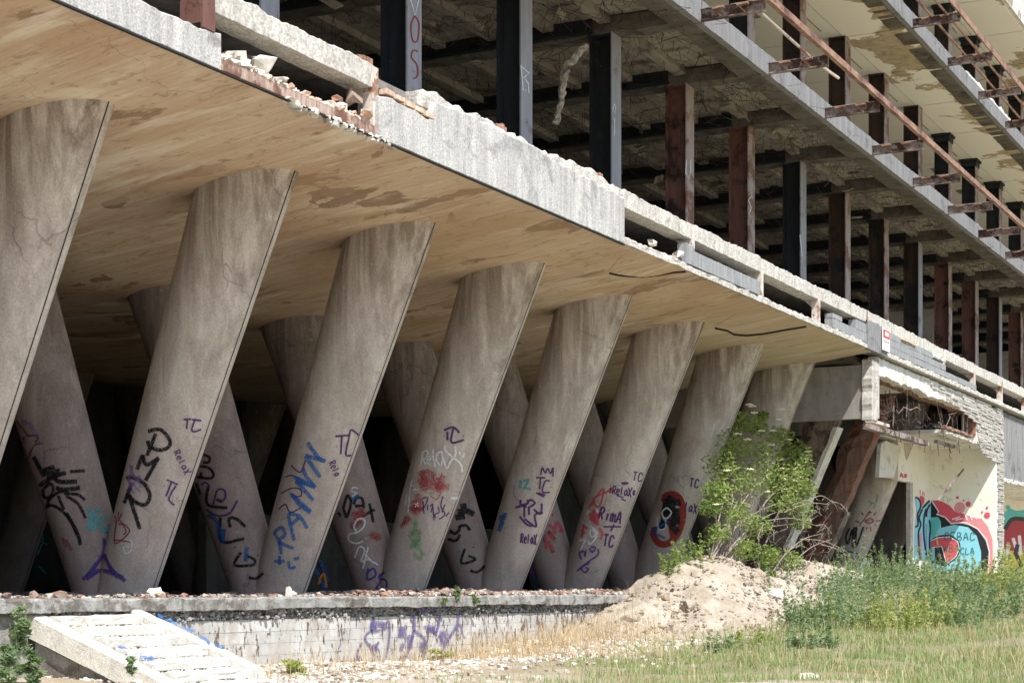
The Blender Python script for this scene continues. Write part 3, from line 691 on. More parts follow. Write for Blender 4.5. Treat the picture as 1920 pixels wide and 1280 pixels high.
def broken_leg(k, wd, mat, edge):
    xc = NOSE0+4*k; f = MB(); f.bar(xc-.42, xc+.42, 16.88, 18.28, -.16, -.03, .08, .01, 0, .02, .03, seed=xc); base = f.build('v_column', M['col_rough'], B)
    m = MB(); N = 30
    for i in range(N+1):
        t = i/N; z = -.1+6.2*t; y = 17.0-2.71*t
        w1 = wd*(1+.25*noise.noise(Vector((z*1.3, k, 0)))); j = lambda q: .05*noise.noise(Vector((z*4, q*3.3, k)))
        for (dx, dy) in ((-.28, 0), (.05, -.02), (.3, 0), (.32, w1*.6), (.2, w1), (-.2, w1), (-.34, w1*.6)): m.v.append((xc+dx+j(dx*9), y+dy+j(dy*7+3), z))
    for i in range(N):
        for q in range(7): a = i*7+q; b_ = i*7+(q+1) % 7; m.f.append((a, b_, b_+7, a+7))
    m.build('leg', M[mat], base); make_bvh(m, base)
    m = MB(); z0, z1 = edge
    for i in range(21):
        z = z0+(z1-z0)*i/20; y = 17.0-2.71*(z+.1)/6.2-.06; ww = .12+.04*noise.noise(Vector((z*3, 4, k)))
        for (dx, dy) in ((-.3, 0), (.25, 0), (.25, ww), (-.3, ww)): m.v.append((xc+dx+.02*noise.noise(Vector((z*5, dx*9, 1))), y+dy-.06, z))
    for i in range(20):
        for q in range(4): a = i*4+q; b_ = i*4+(q+1) % 4; m.f.append((a, b_, b_+4, a+4))
    m.f += [(0,1,2,3), (83,82,81,80)]; m.build('facing_strip', M['plaster_w'] if k == 8 else M['col_rough'], base)
    m, gm = leg_mesh(xc, side=-1); m.build('leg', M['col'], base, True); return base
VC.append(broken_leg(8, .95, 'col_rough', (1.2, 4.6))); VC.append(broken_leg(9, .85, 'col_rough2', (.4, 2.4)))
for k in (10, 11): VC.append(v_column(NOSE0+4*k))
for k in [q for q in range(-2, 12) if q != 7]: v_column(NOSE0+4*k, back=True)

# lower hall: floor, back wall with openings, partitions
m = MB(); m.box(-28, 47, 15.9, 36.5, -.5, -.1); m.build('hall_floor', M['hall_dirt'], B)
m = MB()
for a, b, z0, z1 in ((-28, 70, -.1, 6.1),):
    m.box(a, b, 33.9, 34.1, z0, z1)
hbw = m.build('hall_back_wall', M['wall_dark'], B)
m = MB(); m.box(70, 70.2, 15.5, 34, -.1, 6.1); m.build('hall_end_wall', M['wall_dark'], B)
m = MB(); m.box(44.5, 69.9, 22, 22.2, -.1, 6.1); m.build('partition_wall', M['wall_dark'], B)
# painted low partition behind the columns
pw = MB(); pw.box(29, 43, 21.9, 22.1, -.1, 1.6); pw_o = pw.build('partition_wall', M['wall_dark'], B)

# ------------------------------------------------------------------ right-hand end: hanging panel, torn wall, rooms
m = MB(); m.box(XE+.25, XE+.45, YF+.35, 20, 4.47, 5.86); m.build('end_panel', M['panel'], B)
b = MB(); b.bar(4.42, 5.98, YF+.10, YF+.38, 0, .55, .08, .05, .05, .06, .06, seed=90)
b.v = [(XE+.2+zz, yy, xx) for (xx, yy, zz) in b.v]; b.build('broken_edge', M['clad'], B)
m = MB(); m.box(XE+.76, XE+.82, YF+.1, YF+.16, 4.5, 6.1); m.build('angle_iron', M['rust_pale'], B)
m = MB(); m.box(XE+.2, XE+1.9, YF+.12, YF+.3, 4.36, 4.44); m.build('ledge', M['rust_pale'], B)
m = MB(); m.box(XE+.3, 110, 13.4, 37, 6.02, 6.14); m.build('ceiling_slab', M['beam'], B)
YS = 12.86
# torn lintel (plaster over brick)
pts = [(1645, 703), (1665, 708), (1680, 716), (1691, 721), (1712, 727), (1730, 733), (1738, 742), (1745, 744), (1760, 748), (1785, 756), (1805, 766), (1828, 772)]
zb = lerp_tab([(onY(px, py, YS).x, onY(px, py, YS).z) for px, py in pts])
xl0, xl1 = XF(1645, YS), XF(1828, YS)
m = MB(); m.bar(xl0, xl1, YS, YS+.25, 0, 6.12, .1, 0, .06, .03, .04, zb=zb, zt=lambda x: 6.12, seed=91); m.build('lintel', M['plaster_w'], B)
m = MB(); m.bar(xl0, xl1, YS+.26, YS+.4, 0, 6.0, .1, 0, .1, .03, .04, zb=lambda x: zb(x)-.05, zt=lambda x: 6.1, seed=92); m.build('lintel_brickwork', M['col_rough2'], B)
# stone pier with split-stone courses
XR = 60.15; YB = 15.05
xr0, xr1 = XF(1832, YS), XF(1881, YS)
pier = MB(); pier.box(XR+.19, xr1, YS+.02, YS+.3, -.5, 6.12); pier.box(xr0, xr0+2.2, YS+.02, YS+.5, 4.7, 6.12); pier.build('stone_pier', M['plaster_w'], B)
edge = lerp_tab([(3.0, XR+.2), (4.2, XR+.1), (4.4, xr0+.6), (4.7, xr0), (5.3, xr0-.1), (5.6, XF(1790, YS)), (5.9, XF(1740, YS)), (6.1, XF(1700, YS))])
z = -.4; stones = 0; st_m = MB()
while z < 6.1:
    h = R.uniform(.045, .10); x = edge(z)+R.uniform(0, .25); 
    if z > 6.08: break
    while x < xr1-.02:
        L = R.uniform(.25, .9); b_ = min(x+L, xr1)
        if z+h < 6.1: st_m.box(x+.008, b_-.008, YS-R.uniform(.0, .05), YS+.015, z, z+h-.014, .004)
        x += L
    z += h
tag(st_m.build('cladding_stones', M['clad'], B), kind='stuff')
m = MB(); m.box(xr0-.1, xr0+.12, YS+.03, YS+.35, 4.95, 5.55, .02); m.build('lintel_end', M['brick'], B)
# mezzanine deck and yellow room
XR = 60.15; YB = 15.05
b = MB(); b.bar(53.8, XR, 13.0, YB+.3, 4.74, 4.86, .12, .03, .04, .1, .03, seed=93); b.build('mezzanine_deck', M['plaster_w'], B)
m = MB(); m.bar(53.6, XR, 12.95, 13.1, 4.88, 4.96, .1, .03, .03, .06, .02, seed=94); m.build('deck_beam', M['rust'], B)
m = MB(); m.box(XR, XR+.18, YS+.01, YB+.2, -.4, 4.9); wr = m.build('room_wall', M['plaster'], B)
xd = XF(1711, YB)
m = MB(); m.box(xd, XR, YB, YB+.2, -.4, 4.74); m.box(XF(1684, YB), xd, YB, YB+.2, 3.52, 4.74); wb = m.build('room_wall', M['plaster'], B)
x0 = XF(1648, 14.9); m = MB(); n0 = [(1652, 832), (1662, 826), (1690, 838), (1676, 896), (1648, 894), (1650, 860)]
q = [onY(a, b_, YB-.05) for a, b_ in n0]; n = len(q)
m.v = [tuple(p) for p in q]+[(p.x, p.y+.12, p.z) for p in q]; m.f = [tuple(range(n)), tuple(range(2*n-1, n-1, -1))]+[(k, n+k, n+(k+1) % n, (k+1) % n) for k in range(n)]
m.build('broken_wall_piece', M['plaster_w'], B)
m = MB(); m.box(xd-.35, xd, YB-.02, YB+.12, -.4, 3.52); m.build('door_jamb', M['clad'], B)
m = MB(); m.obox(onY(1758, 938, 13.6), (onY(1808, 878, 13.6)-onY(1758, 938, 13.6)), (.05, 0, -.03), (0, .04, 0)); m.build('bent_bar', M['rust_dark'], B)
m = MB(); m.box(xd-3.5, xd-1.2, YS+.5, YS+.62, 4.5, 4.6); m.box(47, 53.4, 13.4, 13.6, 4.35, 4.5); m.build('deck_beam', M['rust_dark'], B)
# upper void: cross wall, rods
m = MB(); m.box(46, 60, 16.2, 16.4, 4.5, 6.0); m.build('void_wall', M['wall_dark'], B)
m = MB(); m.box(46.2, 51, 13.6, 16, 5.72, 5.80); m.build('false_ceiling', M['plaster_w'], B)
rods = MB()
for k in range(46):
    x = R.uniform(49.5, 59); a = Vector((x, R.uniform(13.0, 14.5), 5.75-(x-48)*.03)); L = R.uniform(.5, 1.5); d = Vector((R.uniform(.0, .9), R.uniform(-.3, .1), -1)).normalized()
    rods.tube([a, a+d*L*.5+Vector((R.gauss(0, .03),)*3), a+d*L], .012, n=4)
for k in range(26):
    x = R.uniform(48.0, 57); y = R.uniform(13, 14.2); p = Vector((x, y, 4.95)); pts = [p]
    for q_ in range(7): p = p+Vector((R.gauss(.1, .2), R.gauss(0, .1), R.gauss(.02, .13))); p.z = min(5.4, max(4.9, p.z)); pts.append(p)
    rods.tube(pts, .011, n=4)
a = Vector(onY(1676, 750, 13.1)); rods.tube([a, a+Vector((0, 0, -.4)), a+Vector((-.1, 0, -.75)), a+Vector((.35, 0, -1.1))], .012, n=4)
tag(rods.build('bent_rod', M['rust_dark'], B), kind='stuff')
for (pa, pb, za, zc) in ((1806, 1806, 6, 4.9), (1815, 1812, 6, 4.9)):
    m = MB(); m.tube([onY(pa, 765, 13.1), onY(pb, 824, 13.1)], .02, n=5); m.build('hanger_rod', M['rust_pale'], B)
# corrugated panel and the next niche
cx0, cx1 = XF(1882, YS), 80
m = MB(); k = 0; x = cx0
while x < cx1:
    zz = .0 if k % 2 else .06
    m.quad((x, YS+.02+zz, 3.85), (x+.09, YS+.02+zz, 3.85), (x+.09, YS+.02+zz, 6.05), (x, YS+.02+zz, 6.05)); z2 = .06 if k % 2 else 0
    m.quad((x+.09, YS+.02+zz, 3.85), (x+.13, YS+.02+z2, 3.85), (x+.13, YS+.02+z2, 6.05), (x+.09, YS+.02+zz, 6.05)); x += .13; k += 1
m.build('corrugated_panel', M['slab_edge'], B)
m = MB(); m.bar(cx0, cx1, YS, 15.2, 3.7, 3.84, .12, .02, .05, .06, .03, seed=95); m.build('niche_ceiling', M['plaster_w'], B)
m = MB(); m.box(cx0, 95, 15.0, 15.2, -.4, 3.8); wn = m.build('room_wall', M['plaster'], B)

# ------------------------------------------------------------------ terrace, retaining wall, stair
T = empty('retaining_wall', 'low terrace wall of flaking white blocks with a purple scrawl, under the V columns', 'wall', (19, 15.6, -1.2))
kx = [-28, -10, 8, 17.3, 20.0, 22.2, 24.4, 26.2, 28.6, 31.5, 34.2, 37.0]
for k in range(len(kx)-1):
    m = MB(); m.bar(kx[k]+.01, kx[k+1]-.01, 15.50+R.uniform(-.03, .03), 15.95, -.27-R.uniform(0, .03), -.105+R.uniform(-.01, .012), .09, .015, .02, .015, .025, seed=100+k); o = m.build('kerb_stone', M['kerb'], T)
m = MB(); m.box(-28, 39, 15.64, 16.2, -.46, -.27); m.build('broken_bed', M['terrace'], T)
m = MB()
for k in range(2600):
    x = R.uniform(17, 38.6); m.chunk((x, 15.62+R.gauss(0, .025), R.uniform(-.44, -.26)-.05*noise.noise(Vector((x*1.2, 0, 0)))), R.uniform(.012, .045), (1.2,.7,.7))
tag(m.build('broken_bed_stones', M['kerb'], T), kind='stuff')
m = MB(); m.box(-28, 39.5, 15.66, 16.2, -1.8, -.40); m.build('wall_core', M['kerb'], T)
x = 19.4; rws = [(-.62, .179), (-.80, .179), (-.98, .179), (-1.16, .179), (-1.34, .179)]
for r, (z, h) in enumerate(rws):
    x = 19.3-(.22 if r % 2 else 0)
    while x < 38.5:
        L = R.choice([.44, .44, .46, .9]); 
        if 1:
            m = MB(); m.box(x+.002, x+L-.002, 15.60+R.uniform(-.003, .003), 15.67, z+.001, z+h-.001, .001); m.build('block', M['wallpaint'], T)
        x += L
# left end of the wall
m = MB(); m.bar(8, 17.0, 15.58, 15.9, -1.9, -.3, .1, .03, 0, .05, .04, seed=130); m.build('wall_end', M['kerb'], T)

ST = empty('stair', 'short broken concrete stair down from the terrace, blue paint on its side beams', 'stair', (18, 14.5, -1.1))
def string(xa, xb, y0, z0, sl, y1, d):
    m = MB(); n = 22
    for k in range(n+1):
        y = y0+(y1-y0)*k/n; zt_ = z0-sl*(y0-y)+.012*noise.noise(Vector((xa*3, y*6, 1))); e = .012*noise.noise(Vector((xa, y*9, 4)))
        for (xx, zz) in ((xa, zt_-d), (xa+e, zt_-.025), (xa+.03, zt_), (xb-.02, zt_+e), (xb+e, zt_-.03), (xb, zt_-d)): m.v.append((xx, y, zz))
    for k in range(n):
        for j in range(6):
            a = k*6+j; b_ = k*6+(j+1) % 6; m.f.append((a, a+6, b_+6, b_))
    m.f.append(tuple(range(6))); m.f.append(tuple(n*6+j for j in range(6))[::-1]); return m
sl_ = .375
s1 = string(17.02, 17.27, 15.62, -.29, sl_, 13.2, .30); SL = s1.build('side_beam', M['stair'], ST)
s2 = string(18.92, 19.12, 15.62, -.22, sl_, 13.5, .34); s2.build('side_beam', M['stair'], ST)
for k in range(7):
    y = 15.42-.36*k; z = -.30-sl_*.36*k-.05
    b = MB(); b.bar(17.29, 18.9, y-.10, y+.12, z-.10, z+.025, .08, .015, .008, .02, .025, seed=140+k); b.build('step', M['stair'], ST)
m = MB(); m.v = [(17.28, 15.6, -.375), (18.92, 15.6, -.375), (18.92, 13.0, -.375-sl_*2.6), (17.28, 13.0, -.375-sl_*2.6), (17.28, 15.6, -1.9), (18.92, 15.6, -1.9), (18.92, 13.0, -1.9), (17.28, 13.0, -1.9)]
m.f = [(0,3,2,1), (0,1,5,4), (1,2,6,5), (2,3,7,6), (3,0,4,7)]; m.build('ramp_fill', M['stair'], ST)
b = MB(); b.bar(12.9, 15.58, 0, .1, -1.9, -.6, .08, .0, 0, .07, .02, zt=lambda y: -.62-sl_*(15.6-y), seed=150)
b.v = [(17.12+yy, xx, zz) for xx, yy, zz in b.v]; b.f = [f[::-1] for f in b.f]; b.build('side_wall', M['kerb'], ST)
m = MB()
for k in range(4000):
    y = R.uniform(13.2, 15.5); x = R.uniform(17.3, 18.9); z = -.37-sl_*(15.6-y)+R.uniform(0, .02); m.chunk((x, y, z), R.uniform(.006, .024))
tag(m.build('step_rubble', M['rubble_w'], ST), kind='stuff')

# ------------------------------------------------------------------ rubble
def rubble(name, n, zone, mats, sz, kind='stuff'):
    bufs = [MB() for _ in mats]
    for k in range(n):
        x, y, z = zone(); bufs[R.randrange(len(mats))].chunk((x, y, z), abs(R.gauss(0, sz))+sz*.4)
    for b_, mm in zip(bufs, mats): tag(b_.build(name, M[mm]), kind=kind)
def zone_terrace():
    while 1:
        x = R.uniform(12, 39); w_ = .12+.88*(x > 25.3)
        if R.random() < w_: break
    y = 15.75+abs(R.gauss(0, .5)); pile = .03+(.12*max(0, noise.noise(Vector((x*.9, 2, 0)))+.35) if x > 25.3 else 0)
    return x, y, -.1+R.uniform(-.01, pile)
rubble('terrace_rubble', 6500, zone_terrace, ['rubble', 'rubble_b', 'brick', 'rubble', 'rubble_b'], .022)
def zone_foot():
    x = R.uniform(17, 34); y = 15.5-abs(R.gauss(0, 1.6)); return x, y, float(zground(x, y))+.01
rubble('ground_rubble', 12000, zone_foot, ['rubble_w', 'rubble', 'rubble', 'rubble_w', 'rubble_b', 'mound'], .02)
def zone_mound():
    x = R.gauss(38, 4.0); y = min(15.5, R.gauss(13.7, 1.2)); return x, y, ztop(x, y)+.0
rubble('mound_stones', 2600, zone_mound, ['mound', 'mound', 'mound_dk', 'mound'], .022)
def zone_edge():
    a = R.random(); x = xp(412)+(xp(706)-xp(412))*a; y = YF+.10+abs(R.gauss(0, .22)); return x, y, 6.30+R.uniform(0, .07)+.06*math.exp(-((a-.15)/.2)**2)+.05*(a > .75)
rubble('slab_rubble', 1500, zone_edge, ['rubble_w', 'rubble_w', 'rubble', 'brick_pale'], .024)
def zone_edge2():
    x = R.uniform(xp(1170), xp(1292)) if R.random() < .6 else R.uniform(xp(1424), xp(1560)); return x, YF+.08+abs(R.gauss(0, .14)), 6.29+R.uniform(0, .03)
rubble('slab_rubble', 900, zone_edge2, ['rubble_w', 'rubble', 'brick_pale'], .017)
def bits():
    x = R.uniform(xp(540), xp(745)); return x, YF+.02-abs(R.gauss(0, .02)), 6.12+R.uniform(-.02, .03)
rubble('slab_crumbs', 90, bits, ['rubble_w', 'edge'], .03)
# single big pieces
def big(px, py, Y, r, mat, label, sq=(1,1,.7), cat='rubble', z=None, grp='loose chunks on the broken slab edge'):
    p = onY(px, py, Y)
    if z is not None: p.z = z
    m = MB(); m.chunk((0,0,0), r, sq); o = _build(m, 'rubble_chunk', M[mat]); o.location = p
    tag(o, label, cat, grp); return o
m = MB()
for k in range(160):
    a = R.random(); x = xp(414)+(xp(702)-xp(414))*a; hgt = .05+.10*math.exp(-((a-.12)/.16)**2)+.06*(a > .8)
    m.chunk((x, YF+.12+abs(R.gauss(0, .25)), 6.30+R.uniform(0, hgt)), R.uniform(.03, .07), (1.2, .9, .7))
tag(m.build('slab_rubble', M['rubble']), kind='stuff')
big(440, 105, 12.9, .13, 'rubble', 'grey lump of concrete leftmost in the broken bay above the first full column')
big(452, 118, 12.85, .10, 'rubble_w', 'slanting white concrete piece propped beside the leftmost grey lump')
big(422, 112, 12.86, .07, 'rubble_w', 'small white crumb against the end of the left fascia')
big(487, 126, 12.9, .16, 'rubble_w', 'largest rounded white lump on the rusty channel')
big(480, 116, 12.95, .11, 'rubble', 'darker grey lump behind the largest white lump on the rusty channel')
big(520, 150, 12.88, .08, 'rubble_w', 'flat white slab lying right of the largest lump on the channel', (1.6,.8,.4))
big(546, 164, 12.85, .06, 'brick_pale', 'orange tile piece halfway along the rusty channel')
big(632, 186, 12.9, .07, 'brick', 'small square red brick piece near the right end of the broken bay')
big(660, 184, 12.92, .12, 'rubble_b', 'large tilted brown lump of brickwork near the right end of the broken bay', (1,1,.9))
big(686, 212, 12.8, .09, 'brick_pale', 'pinkish brick block wedged beside the post in the broken bay')
big(1272, 478, 12.85, .10, 'rubble_w', 'grey white lump at the left end of the grey block course')
big(1222, 455, 12.9, .09, 'rubble_w', 'white lump in the middle of the second broken bay')
gr2 = 'stones lying on the terrace and the ground'
big(290, 1108, 15.8, .09, 'rubble_w', 'white stone on the terrace edge at the foot of the PMR column', grp=gr2)
big(302, 1116, 15.7, .07, 'brick_pale', 'pinkish stone beside the white one at the foot of the PMR column', grp=gr2)
big(282, 1117, 15.75, .06, 'rubble', 'small grey stone left of the pinkish one on the terrace edge', grp=gr2)
big(543, 1110, 15.8, .08, 'rubble_w', 'pointed white stone at the foot of the column with blue letters', (.6,.6,1.2), grp=gr2)
for px, py, r, mt, lb in ((1520, 1272, .12, 'rubble_w', 'pale blue-white stone in the grass at the bottom edge of the picture'), (1590, 1165, .16, 'rubble_w', 'white stone among the weeds on the bank'),
                      (1400, 1200, .12, 'mound', 'clod of earth at the foot of the dirt mound'), (1180, 1160, .16, 'mound', 'clod on the left flank of the dirt mound'), (1250, 1180, .13, 'mound', 'clod below the middle of the dirt mound'),
                      (1290, 1135, .15, 'mound', 'large clod high on the left side of the dirt mound'), (1450, 1112, .2, 'rubble_w', 'flat white slab sticking out of the bank right of the mound'),
                      (940, 1225, .13, 'rubble_w', 'white stone among the dry stalks below the wall'), (880, 1245, .1, 'rubble_w', 'white stone below the purple scrawl'), (560, 1262, .11, 'rubble_w', 'white stone right of the stair foot'),
                      (820, 1268, .09, 'brick_pale', 'ribbed orange brick fragment in the rubble below the wall'), (620, 1250, .08, 'rubble', 'grey stone between stair and purple scrawl'), (1050, 1258, .1, 'rubble', 'grey stone in the grass left of the mound')):
    # walk down the sight line to the terrain
    d = ray(px, py); t = 18
    while t < 80 and (d*t).z > ztop((d*t).x, (d*t).y): t += .1
    p = d*t; m = MB(); m.chunk((0,0,0), r*1.1, (1.3,1,.6)); o = _build(m, 'rubble_chunk', M[mt]); o.location = p; tag(o, lb, 'rubble', gr2)

# hanging torn strip on floor one, debris
m = MB(); p0 = onY(1098, 88, 14.4); p1 = onY(1062, 130, 14.4); p2 = onY(1052, 190, 14.4); p3 = onY(1042, 232, 14.4)
def wob(m, a):
    m.v = [tuple(Vector(v)+Vector([a*noise.noise(Vector(v)*9+Vector((k*7, 0, 0))) for k in range(3)])) for v in m.v]; return m
def spl(pts, n=8):
    out = []; pts = [Vector(p) for p in pts]; P_ = [pts[0]]+pts+[pts[-1]]
    for k in range(1, len(P_)-2):
        for j in range(n):
            t = j/n; a, b, c, d = P_[k-1], P_[k], P_[k+1], P_[k+2]
            out.append(.5*((2*b)+(c-a)*t+(2*a-5*b+4*c-d)*t*t+(3*b-3*c+d-a)*t**3))
    out.append(pts[-1]); return out
m.tube(spl([p0, p1, p2, p3]), .075, .045, 7); wob(m, .07)
tag(_build(m, 'hanging_insulation', M['rope']), 'torn strip of pipe insulation hanging from the first floor ceiling beside the third steel column', 'insulation')
# warning sign
sx_, sz_ = onY(1652, 612, YF-.06), onY(1667, 662, YF-.06)
SG = empty('warning_sign', 'narrow white warning sign with a red framed square, fixed to the slab edge', 'sign', tuple(sx_))
xa, xb, zt_, zb_ = onY(1654.5, 612, YF-.06).x, onY(1668, 612, YF-.06).x, onY(1654.5, 614, YF-.06).z, onY(1654.5, 655, YF-.06).z
m = MB(); m.box(xa, xb, YF-.07, YF-.05, zb_, zt_); m.build('board', M['sign_w'], SG)
w_, h_ = xb-xa, zt_-zb_
m = MB(); m.box(xa+.06*w_, xb-.06*w_, YF-.075, YF-.07, zt_-.42*h_, zt_-.05*h_); m.build('red_field', M['sign_r'], SG)
m = MB(); m.box(xa+.28*w_, xb-.24*w_, YF-.08, YF-.075, zt_-.33*h_, zt_-.14*h_); m.build('white_field', M['sign_w'], SG)
m = MB(); m.box(xa+.1*w_, xb-.1*w_, YF-.075, YF-.07, zt_-.60*h_, zt_-.565*h_); m.build('red_line', M['sign_r'], SG)
m = MB()
for k in range(3): m.box(xa+.18*w_, xb-(.18+.1*(k % 2))*w_, YF-.074, YF-.07, zt_-(.70+.08*k)*h_, zt_-(.675+.08*k)*h_)
m.build('print', M['sign_g'], SG)
#GRAFFITI
# ------------------------------------------------------------------ graffiti: spray strokes laid on the surfaces they are painted on
FONT = {
 'T': [[(0,0),(1,0)],[(.5,0),(.45,1)]], 'C': [[(.95,.25),(.55,0),(.2,.15),(.08,.85),(.5,1),(.95,.8)]], 'R': [[(.1,1),(.1,0)],[(0,.05),(.6,0),(.85,.25),(.5,.5),(.1,.52)],[(.3,.5),(.9,1)]],
 'e': [[(.1,.65),(.8,.6),(.7,.35),(.35,.35),(.1,.65),(.35,1),(.85,.9)]], 'l': [[(.35,0),(.3,1)]], 'a': [[(.8,.4),(.4,.35),(.1,.7),(.35,1),(.75,.75),(.8,.4),(.9,1)]],
 'X': [[(0,0),(.9,1.15)],[(1,-.1),(.1,1.1)]], 'A': [[(0,1),(.45,0),(.9,1)],[(.15,.65),(.8,.6)]], 'P': [[(.15,1),(.15,0)],[(0,.05),(.7,.05),(.8,.35),(.15,.5)]], 'M': [[(0,1),(.15,0),(.5,.6),(.85,0),(1,1)]],
 'N': [[(0,1),(.1,0),(.85,1),(.95,0)]], 'S': [[(.85,.12),(.4,0),(.15,.28),(.75,.6),(.6,1),(.1,.9)]], 'O': [[(.5,0),(.1,.35),(.3,1),(.8,.85),(.85,.25),(.5,0)]], 'U': [[(.1,0),(.1,.75),(.5,1),(.85,.7),(.85,0)]],
 'K': [[(.1,0),(.1,1)],[(.85,0),(.1,.55),(.9,1)]], 'Z': [[(.1,0),(.9,0),(.2,1),(.95,1)]], 'B': [[(.1,1),(.1,0),(.7,.1),(.6,.42),(.1,.5),(.8,.6),(.7,.95),(.1,1)]], 'L': [[(.2,0),(.1,1),(.9,.95)]],
 'W': [[(0,0),(.25,1),(.5,.3),(.75,1),(1,0)]], 'D': [[(.1,1),(.1,0),(.8,.25),(.8,.75),(.1,1)]], 'I': [[(.5,0),(.5,1)]], 'm': [[(0,1),(.05,.4),(.4,.4),(.45,1),(.5,.45),(.85,.4),(.95,1)]], '1': [[(.5,0),(.5,1)]], '0': [[(.5,0),(.1,.5),(.5,1),(.9,.5),(.5,0)]],
 '*': [[(.2,.3),(.8,.8)],[(.8,.3),(.2,.8)],[(.5,.2),(.5,.9)]], '.': [[(.4,.5),(.55,.55)]], 'i': [[(.5,.4),(.5,1)],[(.5,.1),(.52,.14)]], 'c': [[(.9,.45),(.4,.35),(.1,.7),(.4,1),(.9,.9)]], 'r': [[(.2,.4),(.25,1)],[(.25,.6),(.8,.4)]],
 'H': [[(.1,0),(.1,1)],[(.9,0),(.9,1)],[(.1,.5),(.9,.5)]], 'Y': [[(0,0),(.5,.5),(.95,0)],[(.5,.5),(.45,1)]], 'G': [[(.9,.2),(.4,0),(.1,.5),(.4,1),(.9,.8),(.9,.5),(.6,.5)]], 'E': [[(.9,0),(.1,0),(.1,1),(.9,1)],[(.1,.5),(.7,.5)]], '8': [[(.8,.2),(.5,0),(.2,.25),(.8,.7),(.5,1),(.15,.75),(.8,.2)]], 'h': [[(.1,0),(.1,1)],[(.1,.6),(.6,.45),(.8,1)]],
}
def text(s, x, y, w_, h, ang=0, slant=0, gap=.25):
    """strokes for a word: start pixel, letter width and height, baseline angle in degrees"""
    out = []; ca, sa = math.cos(math.radians(ang)), math.sin(math.radians(ang))
    for k, c in enumerate(s):
        for stn in FONT.get(c, []):
            out.append([(x+((k*(1+gap)+u)*w_-slant*(v-1)*h)*ca-(v*h)*sa, y+((k*(1+gap)+u)*w_-slant*(v-1)*h)*sa+(v*h)*ca) for u, v in stn])
    return out
def smooth2(p, n=5):
    if len(p) < 3: 
        k = max(2, int(math.hypot(p[1][0]-p[0][0], p[1][1]-p[0][1])/5)+1)
        return [(p[0][0]+(p[1][0]-p[0][0])*i/k, p[0][1]+(p[1][1]-p[0][1])*i/k) for i in range(k+1)]
    return [(v.x, v.y) for v in spl([(a, b, 0) for a, b in p], n)]
def hit_leg(px, py):
    d = ray(px, py); best = None
    for bv, ob in bvhs:
        h = bv.ray_cast(Vector((0,0,0)), d)
        if h[0] is not None and (best is None or h[0].length < best[0].length): best = (h[0], h[1], ob)
    if best is None: return None
    return best[0]-d.normalized()*.008, best[2]
def plane_hit(kind, val, off=.006):
    def f(px, py):
        p = onY(px, py, val) if kind == 'Y' else onX(px, py, val)
        p = p-ray(px, py)*(off/ray(px, py).length if False else 0)
        if kind == 'Y': p.y -= off
        else: p.x -= off
        return p, None
    return f
LAYER = [0]; LIFTN = [12]
def spray(strokes, width, color, hit=hit_leg, parent=None, sm=True, label=None):
    width = width*1.95
    LAYER[0] += 1; lift = (LAYER[0] % LIFTN[0])*.0008
    m = MB(); m.uv = []; owner = None
    for stn in strokes:
        p = smooth2(stn) if sm else stn
        rows = []
        for k, (x, y) in enumerate(p):
            a = p[max(0, k-1)]; b_ = p[min(len(p)-1, k+1)]; dx, dy = b_[0]-a[0], b_[1]-a[1]; L = math.hypot(dx, dy) or 1
            ww = width*(.5 if k in (0, len(p)-1) else .5)
            ok = []
            for s in (-1, 0, 1):
                h = hit(x-dy/L*ww*s, y+dx/L*ww*s); ok.append(h)
            rows.append(ok if all(ok) and len({id(h[1]) for h in ok}) == 1 else None)
        for k in range(len(rows)-1):
            A, B_ = rows[k], rows[k+1]
            if not A or not B_ or A[0][1] is not B_[0][1]: continue
            if max((A[j][0]-B_[j][0]).length for j in range(3)) > 1.2: continue
            if owner is None: owner = A[0][1]
            if A[0][1] is not owner: continue
            i = len(m.v); L_ = ray(*p[k]).normalized()*lift
            for row in (A, B_):
                for j in range(3): m.v.append(tuple(row[j][0]-L_)); m.uv.append((j/2, 0))
            m.f += [(i, i+1, i+4, i+3), (i+1, i+2, i+5, i+4)]
    if m.f:
        o = m.build('graffiti', P[color], parent or owner)
        if label: o['label'] = label
def fill(poly, color, hit, parent, sm=True):
    LAYER[0] += 1; lift = (LAYER[0] % LIFTN[0])*.0008
    m = MB(); m.uv = []
    pts = smooth2(poly+[poly[0]], 5)[:-1] if sm else poly
    for x, y in pts: p, _ = hit(x, y); m.v.append(tuple(p-ray(x, y).normalized()*lift)); m.uv.append((.5, 0))
    m.f.append(tuple(range(len(pts)))); m.build('graffiti', P[color], parent)
def disc(x, y, r, color, hit, parent, ry=None): fill([(x+r*math.cos(t*.7854), y+(ry or r)*math.sin(t*.7854)) for t in range(8)], color, hit, parent)
def sc(ox, oy, s, strokes): return [[(ox+a/s, oy+b/s) for a, b in q] for q in strokes]
A_ = lambda q: sc(0, 760, 5.333, q); B_ = lambda q: sc(340, 780, 5.333, q); C_ = lambda q: sc(600, 780, 5.333, q); D_ = lambda q: sc(900, 860, 4.571, q); E_ = lambda q: sc(1640, 900, 6.736, q); F_ = lambda q: sc(660, 1080, 6.4, q); H_ = lambda q: sc(1290, 740, 3.765, q); L_ = lambda q: sc(0, 850, 2.977, q); K_ = lambda q: sc(640, 850, 2.977, q); J_ = lambda q: sc(1280, 850, 2.977, q)
